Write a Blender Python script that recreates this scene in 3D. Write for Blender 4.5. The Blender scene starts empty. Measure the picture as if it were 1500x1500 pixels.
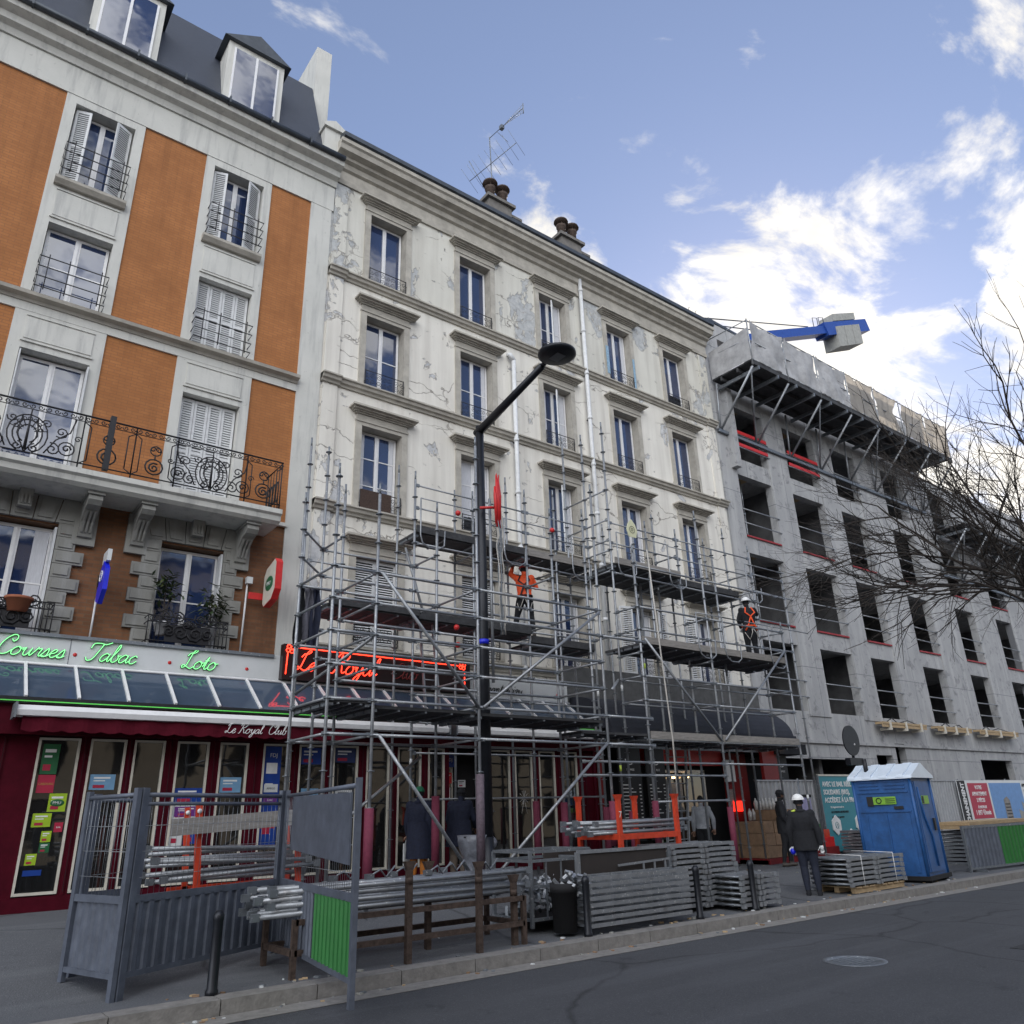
import bpy, bmesh, math, random
from mathutils import Vector, Matrix, noise
random.seed(7)
R=math.radians
S=bpy.context.scene
COL=S.collection
# ------------------------------------------------------------------ camera
cam=bpy.data.objects.new('camera',bpy.data.cameras.new('camera')); COL.objects.link(cam); S.camera=cam
cam.data.sensor_width=36; cam.data.lens=1136/1500*36; cam.data.clip_end=3000; cam.data.clip_start=.05
cx=Vector((0.79586,-0.60471,-0.03049)); cyd=Vector((0.19806,0.30759,-0.93068)); cz=Vector((0.57217,0.73465,0.36457))
cam.matrix_world=Matrix((( cx.x,-cyd.x,-cz.x,0),(cx.y,-cyd.y,-cz.y,0),(cx.z,-cyd.z,-cz.z,1.58),(0,0,0,1)))
# ------------------------------------------------------------------ world
SUN_EL=R(24); SUN_AZ=R(58)   # direction to the sun, measured from +Y towards +X (behind the buildings)
W=bpy.data.worlds.new('World'); S.world=W; W.use_nodes=True
nt=W.node_tree; N=nt.nodes; LK=nt.links; N.clear()
def wn(t,**k):
    n=N.new(t)
    for a,b in k.items(): setattr(n,a,b)
    return n
out=wn('ShaderNodeOutputWorld'); bg=wn('ShaderNodeBackground'); bg.inputs[1].default_value=0.15
sky=wn('ShaderNodeTexSky',sky_type='NISHITA'); sky.sun_disc=False; sky.sun_elevation=SUN_EL; sky.sun_rotation=SUN_AZ
sky.air_density=1.0; sky.dust_density=0.15; sky.ozone_density=2.5
tc=wn('ShaderNodeTexCoord'); sep=wn('ShaderNodeSeparateXYZ'); LK.new(tc.outputs['Generated'],sep.inputs[0])
def math_(op,a,b=None,c=None):
    n=wn('ShaderNodeMath',operation=op)
    for i,v in enumerate((a,b,c)):
        if v is None: continue
        if isinstance(v,(int,float)): n.inputs[i].default_value=v
        else: LK.new(v,n.inputs[i])
    return n.outputs[0]
zz=math_('ADD',math_('MAXIMUM',sep.outputs[2],0.0),0.22)
cmb=wn('ShaderNodeCombineXYZ'); LK.new(math_('DIVIDE',sep.outputs[0],zz),cmb.inputs[0]); LK.new(math_('DIVIDE',sep.outputs[1],zz),cmb.inputs[1])
mp=wn('ShaderNodeMapping'); LK.new(cmb.outputs[0],mp.inputs[0]); mp.inputs['Rotation'].default_value=(0,0,R(25)); mp.inputs['Scale'].default_value=(1.0,1.45,1); mp.inputs['Location'].default_value=(3.1,1.7,0)
no=wn('ShaderNodeTexNoise'); LK.new(mp.outputs[0],no.inputs['Vector']); no.inputs['Scale'].default_value=3.6; no.inputs['Detail'].default_value=9; no.inputs['Roughness'].default_value=.6; no.inputs['Distortion'].default_value=.35
no2=wn('ShaderNodeTexNoise'); LK.new(mp.outputs[0],no2.inputs['Vector']); no2.inputs['Scale'].default_value=7; no2.inputs['Detail'].default_value=6; no2.inputs['Roughness'].default_value=.6
# coverage: thicker towards the sun side and low, plus an added unseen bank behind the viewer's left
def dirdot(v):
    n=wn('ShaderNodeVectorMath',operation='DOT_PRODUCT'); LK.new(tc.outputs['Generated'],n.inputs[0]); n.inputs[1].default_value=v; return n.outputs['Value']
sd=Vector((.93,.28,.30)).normalized()
cov=math_('MULTIPLY',math_('POWER',math_('MAXIMUM',dirdot(sd),0.0),7.0),0.20)
bd=Vector((-.66,-.66,.40)).normalized()
cov2=math_('MULTIPLY',math_('POWER',math_('MAXIMUM',dirdot(bd),0.0),2.0),0.36)
dens=math_('ADD',math_('ADD',no.outputs['Fac'],cov),cov2)
dens=math_('ADD',dens,math_('MULTIPLY',math_('SUBTRACT',no2.outputs['Fac'],.5),.16))
mr=wn('ShaderNodeMapRange',interpolation_type='SMOOTHSTEP'); LK.new(dens,mr.inputs[0]); mr.inputs[1].default_value=.585; mr.inputs[2].default_value=.72
# cloud brightness: forward scattering near the sun, unseen bright bank added to light the facades
br=math_('ADD',math_('MULTIPLY',math_('POWER',math_('MAXIMUM',dirdot(sd),0.0),5.0),2.0),math_('ADD',math_('MULTIPLY',math_('MAXIMUM',dirdot(bd),0.0),14.0),5.2))
ccol=wn('ShaderNodeMix',data_type='RGBA'); LK.new(math_('MAXIMUM',dirdot(sd),0.0),ccol.inputs[0]); ccol.inputs[6].default_value=(.95,.97,1,1); ccol.inputs[7].default_value=(1,.95,.86,1)
cl=wn('ShaderNodeMix',data_type='RGBA',blend_type='MULTIPLY'); cl.inputs[0].default_value=1; LK.new(ccol.outputs[2],cl.inputs[6]); 
cb=wn('ShaderNodeCombineXYZ')
shade=math_('MULTIPLY',br,math_('SUBTRACT',1.2,math_('MULTIPLY',no2.outputs['Fac'],.55)))
for i in range(3): LK.new(shade,cb.inputs[i])
LK.new(cb.outputs[0],cl.inputs[7])
skym=wn('ShaderNodeMix',data_type='RGBA',blend_type='MULTIPLY'); skym.inputs[0].default_value=1; LK.new(sky.outputs[0],skym.inputs[6]); skym.inputs[7].default_value=(1.10,.95,.93,1)
mx=wn('ShaderNodeMix',data_type='RGBA'); LK.new(math_('MULTIPLY',mr.outputs[0],.96),mx.inputs[0]); gm=wn('ShaderNodeMix',data_type='RGBA'); gm.inputs[0].default_value=.28; LK.new(skym.outputs[2],gm.inputs[6]); gm.inputs[7].default_value=(1.45,1.65,2.35,1); LK.new(gm.outputs[2],mx.inputs[6]); LK.new(cl.outputs[2],mx.inputs[7])
LK.new(mx.outputs[2],bg.inputs[0]); LK.new(bg.outputs[0],out.inputs[0])
sl=bpy.data.objects.new('sun',bpy.data.lights.new('sun','SUN')); COL.objects.link(sl)
sl.data.energy=2.6; sl.data.angle=R(.5); sl.data.color=(1,.90,.76)
d=Vector((math.sin(SUN_AZ)*math.cos(SUN_EL),math.cos(SUN_AZ)*math.cos(SUN_EL),math.sin(SUN_EL)))
sl.rotation_euler=(-d).to_track_quat('-Z','Y').to_euler(); sl.location=(0,0,60)
S.view_settings.view_transform='Standard'; S.view_settings.look='None'; S.view_settings.exposure=0.45; S.view_settings.gamma=1
S.render.engine='CYCLES'
# ------------------------------------------------------------------ materials
MATS={}
def P(nodes):
    return [n for n in nodes if n.type=='BSDF_PRINCIPLED'][0]
def mat(name,col,rough=.7,metal=0,var=.12,scale=6,bump=.0,bscale=30,emit=None,es=0,ior=1.5,stretch=(1,1,1),alpha=1):
    """plain procedural surface: two noises vary the colour, optional bump"""
    if name in MATS: return MATS[name]
    m=bpy.data.materials.new(name); m.use_nodes=True; t=m.node_tree; p=P(t.nodes)
    p.inputs['Roughness'].default_value=rough; p.inputs['Metallic'].default_value=metal; p.inputs['IOR'].default_value=ior
    tcn=t.nodes.new('ShaderNodeTexCoord'); mpn=t.nodes.new('ShaderNodeMapping'); mpn.inputs['Scale'].default_value=stretch
    t.links.new(tcn.outputs['Object'],mpn.inputs[0])
    a=t.nodes.new('ShaderNodeTexNoise'); a.inputs['Scale'].default_value=scale; a.inputs['Detail'].default_value=7; a.inputs['Roughness'].default_value=.65
    t.links.new(mpn.outputs[0],a.inputs['Vector'])
    r=t.nodes.new('ShaderNodeValToRGB'); t.links.new(a.outputs['Fac'],r.inputs[0])
    r.color_ramp.elements[0].position=.3; r.color_ramp.elements[1].position=.7
    r.color_ramp.elements[0].color=[c*(1-var) for c in col]+[1]; r.color_ramp.elements[1].color=[min(1,c*(1+var)) for c in col]+[1]
    t.links.new(r.outputs[0],p.inputs['Base Color'])
    if bump:
        b=t.nodes.new('ShaderNodeTexNoise'); b.inputs['Scale'].default_value=bscale; b.inputs['Detail'].default_value=5
        t.links.new(mpn.outputs[0],b.inputs['Vector']); bm_=t.nodes.new('ShaderNodeBump'); bm_.inputs['Strength'].default_value=bump; bm_.inputs['Distance'].default_value=.02
        t.links.new(b.outputs['Fac'],bm_.inputs['Height']); t.links.new(bm_.outputs[0],p.inputs['Normal'])
    if emit: p.inputs['Emission Color'].default_value=list(emit)+[1]; p.inputs['Emission Strength'].default_value=es
    if alpha<1: p.inputs['Alpha'].default_value=alpha
    MATS[name]=m; return m
def ramp(t,src,stops):
    r=t.nodes.new('ShaderNodeValToRGB'); t.links.new(src,r.inputs[0]); e=r.color_ramp.elements
    while len(e)<len(stops): e.new(.5)
    for i,(p_,c) in enumerate(stops): e[i].position=p_; e[i].color=(list(c)+[1]) if not isinstance(c,(int,float)) else (c,c,c,1)
    return r.outputs[0]
def mixc(t,f,a,b,mode='MIX'):
    n=t.nodes.new('ShaderNodeMix'); n.data_type='RGBA'; n.blend_type=mode
    for i,v in ((0,f),(6,a),(7,b)):
        if isinstance(v,(int,float)): n.inputs[i].default_value=v
        elif isinstance(v,(tuple,list)): n.inputs[i].default_value=list(v)+[1]
        else: t.links.new(v,n.inputs[i])
    return n.outputs[2]
def nz(t,vec,scale,detail=6,rough=.6,dist=0):
    a=t.nodes.new('ShaderNodeTexNoise'); a.inputs['Scale'].default_value=scale; a.inputs['Detail'].default_value=detail; a.inputs['Roughness'].default_value=rough; a.inputs['Distortion'].default_value=dist
    t.links.new(vec,a.inputs['Vector']); return a.outputs['Fac']
def newmat(name,rough=.8,metal=0):
    m=bpy.data.materials.new(name); m.use_nodes=True; t=m.node_tree; p=P(t.nodes); p.inputs['Roughness'].default_value=rough; p.inputs['Metallic'].default_value=metal
    g=t.nodes.new('ShaderNodeNewGeometry'); MATS[name]=m
    return m,t,p,g.outputs['Position']
def mapped(t,vec,scale=(1,1,1),loc=(0,0,0),rot=(0,0,0)):
    n=t.nodes.new('ShaderNodeMapping'); t.links.new(vec,n.inputs[0]); n.inputs['Scale'].default_value=scale; n.inputs['Location'].default_value=loc; n.inputs['Rotation'].default_value=rot; return n.outputs[0]
def bumpn(t,p,h,s=.5,dist=.02):
    b=t.nodes.new('ShaderNodeBump'); b.inputs['Strength'].default_value=s; b.inputs['Distance'].default_value=dist; t.links.new(h,b.inputs['Height']); t.links.new(b.outputs[0],p.inputs['Normal'])
# old cream render with peeled grey patches and branching cracks
def make_plaster():
    m,t,p,pos=newmat('cracked_render',.85)
    base=mixc(t,nz(t,pos,.7,5),(.64,.61,.55),(.80,.775,.715))
    streak=ramp(t,nz(t,mapped(t,pos,(3.2,3.2,.22)),1.0,5),[(.42,0),(.75,1)])
    base=mixc(t,streak,base,(.56,.53,.48))
    sp=t.nodes.new('ShaderNodeSeparateXYZ'); t.links.new(pos,sp.inputs[0])
    def mrr(src,a,b_,c_,d_):
        n=t.nodes.new('ShaderNodeMapRange'); t.links.new(src,n.inputs[0]); n.inputs[1].default_value=a; n.inputs[2].default_value=b_; n.inputs[3].default_value=c_; n.inputs[4].default_value=d_; return n.outputs[0]
    def add_(a,b_):
        n=t.nodes.new('ShaderNodeMath'); n.operation='ADD'; t.links.new(a,n.inputs[0]); t.links.new(b_,n.inputs[1]); return n.outputs[0]
    pn=add_(add_(nz(t,mapped(t,pos,(1,1,.75),(4.3,0,2.2)),1.05,12,.66,.5),mrr(sp.outputs[2],13.5,17,-.055,.015)),mrr(sp.outputs[0],6.6,7.8,.085,0))
    peel=ramp(t,pn,[(.57,0),(.576,1)])
    grey=mixc(t,ramp(t,nz(t,pos,5,9,.75),[(.35,0),(.6,1)]),(.36,.37,.39),(.60,.60,.60))
    edge=ramp(t,pn,[(.560,0),(.569,.8),(.572,.8),(.577,0)])
    v=t.nodes.new('ShaderNodeTexVoronoi'); v.feature='DISTANCE_TO_EDGE'; v.inputs['Scale'].default_value=.55
    warp=t.nodes.new('ShaderNodeVectorMath'); warp.operation='ADD'; cn=t.nodes.new('ShaderNodeTexNoise'); cn.inputs['Scale'].default_value=1.7; cn.inputs['Detail'].default_value=6; t.links.new(pos,cn.inputs['Vector'])
    sc=t.nodes.new('ShaderNodeVectorMath'); sc.operation='SCALE'; sc.inputs['Scale'].default_value=1.1; t.links.new(cn.outputs['Color'],sc.inputs[0]); t.links.new(mapped(t,pos,(.6,1,1.9)),warp.inputs[0]); t.links.new(sc.outputs[0],warp.inputs[1]); t.links.new(warp.outputs[0],v.inputs['Vector'])
    crk=ramp(t,v.outputs['Distance'],[(0,1),(.009,0)])
    gate=ramp(t,nz(t,pos,.45,3),[(.50,0),(.56,1)])
    cm=t.nodes.new('ShaderNodeMath'); cm.operation='MULTIPLY'; t.links.new(crk,cm.inputs[0]); t.links.new(gate,cm.inputs[1])
    chips=ramp(t,nz(t,mapped(t,pos,(1,1,2.2)),2.6,6,.7),[(.665,0),(.675,1)])
    c=mixc(t,peel,base,grey); c=mixc(t,chips,c,(.46,.45,.44)); sz=t.nodes.new('ShaderNodeSeparateXYZ'); t.links.new(pos,sz.inputs[0]); top=t.nodes.new('ShaderNodeMath'); top.operation='GREATER_THAN'; top.inputs[1].default_value=15.2; t.links.new(sz.outputs[2],top.inputs[0]); c=mixc(t,top.outputs[0],c,mixc(t,1.0,c,(.84,.85,.84),'MULTIPLY')); c=mixc(t,edge,c,(.26,.23,.20)); c=mixc(t,cm.outputs[0],c,(.30,.27,.24))
    t.links.new(c,p.inputs['Base Color'])
    h=mixc(t,peel,(1,1,1),(0,0,0)); h=mixc(t,cm.outputs[0],h,(0,0,0)); h=mixc(t,chips,h,(.3,.3,.3)); h=mixc(t,.12,h,nz(t,pos,14,6))
    bumpn(t,p,h,.7,.05); return m
def make_brick(name,c1,c2,mort,amt=1):
    m,t,p,pos=newmat(name,.85)
    s=t.nodes.new('ShaderNodeSeparateXYZ'); t.links.new(pos,s.inputs[0]); cc=t.nodes.new('ShaderNodeCombineXYZ'); t.links.new(s.outputs[0],cc.inputs[0]); t.links.new(s.outputs[2],cc.inputs[1])
    b=t.nodes.new('ShaderNodeTexBrick'); t.links.new(cc.outputs[0],b.inputs['Vector']); b.inputs['Scale'].default_value=1; b.inputs['Brick Width'].default_value=.23; b.inputs['Row Height'].default_value=.07; b.inputs['Mortar Size'].default_value=.008; b.inputs['Bias'].default_value=-.2
    b.inputs['Color1'].default_value=list(c1)+[1]; b.inputs['Color2'].default_value=list(c2)+[1]; b.inputs['Mortar'].default_value=list(mort)+[1]
    c=mixc(t,ramp(t,nz(t,pos,1.1,8,.7),[(.35,0),(.7,.75)]),b.outputs['Color'],[x*.70 for x in c2]); c=mixc(t,ramp(t,nz(t,mapped(t,pos,(2.4,2.4,.25)),1,6,.7),[(.52,0),(.72,.55)]),c,[x*.55 for x in c2])
    c=mixc(t,ramp(t,nz(t,pos,5,6,.7),[(.66,0),(.72,.8)]),c,(.16,.07,.03))
    t.links.new(c,p.inputs['Base Color']); bumpn(t,p,b.outputs['Fac'],-.45,.012); return m
def make_stone(nm='painted_stone',ca=(.47,.47,.44),cb=(.66,.65,.61)):
    m,t,p,pos=newmat(nm,.8)
    c=mixc(t,nz(t,pos,1.3,7),ca,cb)
    st=ramp(t,nz(t,mapped(t,pos,(5,5,.5)),1.0,6,.65),[(.5,0),(.72,.75)])
    c=mixc(t,st,c,(.34,.34,.33)); c=mixc(t,ramp(t,nz(t,pos,9,6,.7),[(.64,0),(.72,.7)]),c,(.27,.26,.25))
    t.links.new(c,p.inputs['Base Color']); bumpn(t,p,nz(t,pos,20,6),.25,.01); return m
def make_concrete():
    m,t,p,pos=newmat('raw_concrete',.85)
    c=mixc(t,nz(t,pos,.8,8,.6),(.25,.255,.265),(.42,.42,.425))
    c=mixc(t,ramp(t,nz(t,mapped(t,pos,(2.5,2.5,.3)),1,6,.6),[(.48,0),(.66,.75)]),c,(.45,.45,.45))
    c=mixc(t,ramp(t,nz(t,pos,2.6,8,.7,.4),[(.54,0),(.64,.8)]),c,(.19,.19,.20))
    # shuttering joints
    w=t.nodes.new('ShaderNodeTexBrick'); s=t.nodes.new('ShaderNodeSeparateXYZ'); t.links.new(pos,s.inputs[0]); cc=t.nodes.new('ShaderNodeCombineXYZ'); t.links.new(s.outputs[0],cc.inputs[0]); t.links.new(s.outputs[2],cc.inputs[1]); t.links.new(cc.outputs[0],w.inputs['Vector'])
    w.inputs['Scale'].default_value=1; w.inputs['Brick Width'].default_value=2.4; w.inputs['Row Height'].default_value=3.15; w.inputs['Mortar Size'].default_value=.012; w.offset=0
    w.inputs['Color1'].default_value=(0,0,0,1); w.inputs['Color2'].default_value=(0,0,0,1); w.inputs['Mortar'].default_value=(1,1,1,1)
    c=mixc(t,w.outputs['Color'],c,(.17,.175,.19))
    dots=t.nodes.new('ShaderNodeTexVoronoi'); dots.inputs['Scale'].default_value=1.4; t.links.new(pos,dots.inputs['Vector']); dd=ramp(t,dots.outputs['Distance'],[(.035,1),(.05,0)])
    c=mixc(t,dd,c,(.12,.12,.13))
    t.links.new(c,p.inputs['Base Color']); bumpn(t,p,nz(t,pos,9,8,.7),.35,.02); return m
def make_asphalt(name,a,b):
    m,t,p,pos=newmat(name,.85)
    c=mixc(t,nz(t,pos,.6,6),a,b); c=mixc(t,ramp(t,nz(t,pos,60,3),[(.55,0),(.7,.6)]),c,[x*2 for x in b])
    v=t.nodes.new('ShaderNodeTexVoronoi'); v.feature='DISTANCE_TO_EDGE'; v.inputs['Scale'].default_value=.22; cn=t.nodes.new('ShaderNodeTexNoise'); cn.inputs['Scale'].default_value=.6; cn.inputs['Detail'].default_value=5; t.links.new(pos,cn.inputs['Vector'])
    ad=t.nodes.new('ShaderNodeVectorMath'); ad.operation='ADD'; t.links.new(pos,ad.inputs[0]); t.links.new(cn.outputs['Color'],ad.inputs[1]); t.links.new(ad.outputs[0],v.inputs['Vector'])
    c=mixc(t,ramp(t,v.outputs['Distance'],[(0,.8),(.012,0)]),c,[x*.4 for x in a])
    c=mixc(t,ramp(t,nz(t,pos,2.3,6,.7,.5),[(.6,0),(.66,.5)]),c,[x*.55 for x in a]); c=mixc(t,ramp(t,nz(t,mapped(t,pos,(.12,1.6,1)),1,4),[(.5,0),(.7,.5)]),c,[x*1.5 for x in b]); c=mixc(t,ramp(t,nz(t,pos,7,7,.75),[(.66,0),(.69,.7)]),c,[x*2.2 for x in b])
    t.links.new(c,p.inputs['Base Color']); bumpn(t,p,nz(t,pos,70,3),.8,.015); return m
def make_galv(name,a,b,metal=.75,rough=.45):
    m,t,p,pos=newmat(name,rough,metal)
    c=mixc(t,nz(t,pos,7,6,.7),a,b); c=mixc(t,ramp(t,nz(t,pos,23,5,.7),[(.6,0),(.68,.8)]),c,(.75,.75,.74)); c=mixc(t,ramp(t,nz(t,pos,3,5),[(.6,0),(.7,.6)]),c,(.16,.15,.15))
    t.links.new(c,p.inputs['Base Color']); r=ramp(t,nz(t,pos,9,4),[(.3,rough-.1),(.7,rough+.2)]); t.links.new(r,p.inputs['Roughness']); return m
def make_glass(name,tint=(.012,.02,.045),ior=1.9):
    m,t,p,pos=newmat(name,.03,0); p.inputs['IOR'].default_value=ior
    t.links.new(mixc(t,nz(t,pos,.9,2),tint,[x*2.2 for x in tint]),p.inputs['Base Color']); bumpn(t,p,nz(t,pos,1.3,2),.12,.03); return m
def make_net():
    m=bpy.data.materials.new('debris_netting'); m.use_nodes=True; t=m.node_tree; p=P(t.nodes); MATS['debris_netting']=m
    g=t.nodes.new('ShaderNodeNewGeometry'); c=mixc(t,nz(t,g.outputs['Position'],2.5,6),(.40,.37,.33),(.58,.53,.47)); t.links.new(c,p.inputs['Base Color']); p.inputs['Roughness'].default_value=.8
    tr=t.nodes.new('ShaderNodeBsdfTranslucent'); t.links.new(c,tr.inputs[0]); ms=t.nodes.new('ShaderNodeMixShader'); ms.inputs[0].default_value=.62
    o=[n for n in t.nodes if n.type=='OUTPUT_MATERIAL'][0]; t.links.new(p.outputs[0],ms.inputs[1]); t.links.new(tr.outputs[0],ms.inputs[2]); t.links.new(ms.outputs[0],o.inputs[0]); return m
PLASTER=make_plaster(); STONE=make_stone(); STONED=make_stone('dark_stone',(.14,.14,.13),(.36,.355,.33)); CONC=make_concrete()  # STONED: darker tone of the stone for low windows and corbels
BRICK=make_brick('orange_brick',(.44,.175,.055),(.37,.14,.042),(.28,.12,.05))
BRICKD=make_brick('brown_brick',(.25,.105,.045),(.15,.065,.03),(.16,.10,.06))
GALV=make_galv('galvanised_tube',(.20,.215,.235),(.38,.395,.42),.65); GALVD=make_galv('dull_steel',(.16,.18,.20),(.26,.28,.31),.7,.5)
GLASS=make_glass('window_glass',(.012,.022,.06),2.1); SHOPG=make_glass('shop_glass',(.008,.008,.008),2.0); ROOFG=make_glass('veranda_glass',(.035,.05,.075),1.45)
NET=make_net()
NETG=mat('grey_netting',(.33,.33,.34),.85,0,.25,3); ASPH=make_asphalt('road_asphalt',(.035,.037,.043),(.06,.063,.072)); PAVE=make_asphalt('pavement_asphalt',(.075,.08,.09),(.115,.12,.13))
TRIM=mat('weathered_trim',(.40,.375,.33),.85,0,.22,3,.3,25); WHITE=mat('white_paint',(.72,.72,.73),.45,0,.08,5)
SHUT=mat('shutter_paint',(.62,.63,.64),.6,0,.12,8); IRON=mat('black_iron',(.018,.018,.022),.5,.3,.3,20); DARK=mat('dark_void',(.012,.012,.014),.9)
ZINC=mat('dark_zinc',(.07,.08,.095),.45,.5,.25,4); SLATE=mat('slate',(.035,.042,.06),.5,0,.3,9,.5,18,stretch=(1,1,4)); BURG=mat('burgundy_paint',(.062,.003,.010),.6,0,.2,6,ior=1.2)
BURGA=mat('burgundy_canvas',(.075,.006,.014),.9,0,.15,7,ior=1.2); CREAM=mat('cream_frame',(.56,.53,.46),.5,0,.12,7); DECK=mat('deck_board',(.045,.046,.05),.8,.1,.35,7,.3,20)
PLY=mat('timber',(.40,.29,.17),.8,0,.25,6,.2,20,stretch=(1,6,6)); PLYG=mat('weathered_board',(.24,.225,.21),.85,0,.25,5,.3,20,stretch=(1,5,5))
RED=mat('red_paint',(.55,.02,.02),.45,0,.15,6); ORANGE=mat('orange_steel',(.50,.045,.015),.5,0,.25,9); FOAM=mat('maroon_foam',(.15,.022,.05),.8,0,.2,12,.3,40)
FOAMG=mat('grey_foam',(.10,.075,.095),.75,0,.35,14,.4,30); TEAL=mat('teal_print',(.035,.22,.27),.5,0,.05,3); BLUEP=mat('blue_plastic',(.016,.085,.26),.5,0,.28,4,.15,9)
ROOFP=mat('pale_roof_plastic',(.62,.70,.80),.4,0,.06,4); HOARD=mat('grey_hoarding',(.34,.35,.37),.55,.2,.12,4); HGREY=mat('blue_grey_sheet',(.105,.12,.155),.55,.3,.25,5); HGREEN=mat('green_sheet',(.02,.15,.03),.5,.1,.15,5)
SIGNW=mat('sign_white',(.60,.62,.63),.4,0,.05,3); LAMPM=mat('charcoal_lamp',(.016,.018,.024),.4,.4,.2,8); BLACKF=mat('black_cloth',(.010,.011,.015),.9,0,.3,25,.3,60)
NAVY=mat('navy_cloth',(.010,.014,.035),.85,0,.3,20,.4,40); SKIN=mat('skin',(.30,.17,.12),.6,0,.1,9); SKIND=mat('dark_skin',(.09,.045,.03),.6,0,.1,9); HIVIS=mat('hi_vis_orange',(.90,.10,.02),.6,0,.1,15,.3,30)
HIVY=mat('hi_vis_yellow',(.55,.70,.10),.6); WHELM=mat('white_helmet',(.80,.80,.80),.3); RHELM=mat('red_helmet',(.55,.03,.03),.35); GREENW=mat('green_wool',(.02,.16,.08),.9,0,.2,50,.4,80)
BEIGE=mat('beige_cloth',(.16,.125,.10),.85,0,.2,20); MUST=mat('ochre_cloth',(.42,.14,.02),.85,0,.2,20); SHOE=mat('shoe_leather',(.05,.04,.035),.6); RUST=mat('rusty_steel',(.075,.052,.042),.75,.3,.5,15,.4,30)
BARK=mat('dark_bark',(.035,.028,.024),.9,0,.35,14,.5,30); LEAF=mat('dark_leaf',(.03,.055,.018),.6,0,.4,18); LEAF2=mat('light_leaf',(.09,.11,.04),.6,0,.4,18); TERR=mat('terracotta',(.30,.10,.05),.8); POTW=mat('white_pot',(.62,.62,.64),.5)
PLASTW=mat('clear_wrap',(.50,.50,.50),.25,0,.35,9,.8,12); CARD=mat('cardboard',(.25,.16,.10),.85,0,.25,5,.3,12); BRED=mat('oxide_red',(.17,.010,.012),.6,0,.2,5); MENU=mat('menu_board',(.012,.012,.013),.6)
TXTW=mat('text_white',(.72,.72,.72),.6); TXTK=mat('text_black',(.012,.012,.014),.6); CRIM=mat('crimson_print',(.38,.015,.05),.5); SKYP=mat('blue_print',(.12,.26,.52),.5); BRBLUE=mat('bright_blue',(.01,.02,.60),.35); FDJB=mat('royal_blue',(.008,.045,.26),.4)
LIME=mat('lime_print',(.32,.48,.02),.5); DGREEN=mat('green_print',(.012,.11,.04),.5); NEONG=mat('green_neon',(.3,.9,.4),.4,emit=(.25,1,.30),es=.6); NEONR=mat('red_neon',(1,.1,.05),.4,emit=(1,.035,.015),es=3.2); NEONOFF=mat('unlit_neon',(.20,.015,.015),.4)
WARM=mat('warm_lamp',(1,.8,.5),.5,emit=(1,.62,.3),es=5); REDL=mat('red_lamp',(1,.1,.05),.5,emit=(1,.02,.01),es=1.6); BLUEC=mat('crane_blue',(.012,.06,.30),.5,0,.15,3); BLOCK=mat('ballast_concrete',(.30,.30,.28),.85,0,.2,2,.3,8); PURP=mat('purple_print',(.14,.03,.22),.5)
CURT=mat('curtain',(.55,.56,.60),.9,0,.15,12,stretch=(8,8,.5)); ROPE=mat('pale_rope',(.45,.43,.40),.8); SLEEP=mat('granite_kerb',(.20,.19,.18),.8,0,.25,8,.4,30); GREENL=mat('green_light_strip',(.1,.6,.1),.5,emit=(.25,.9,.12),es=.10)
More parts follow.
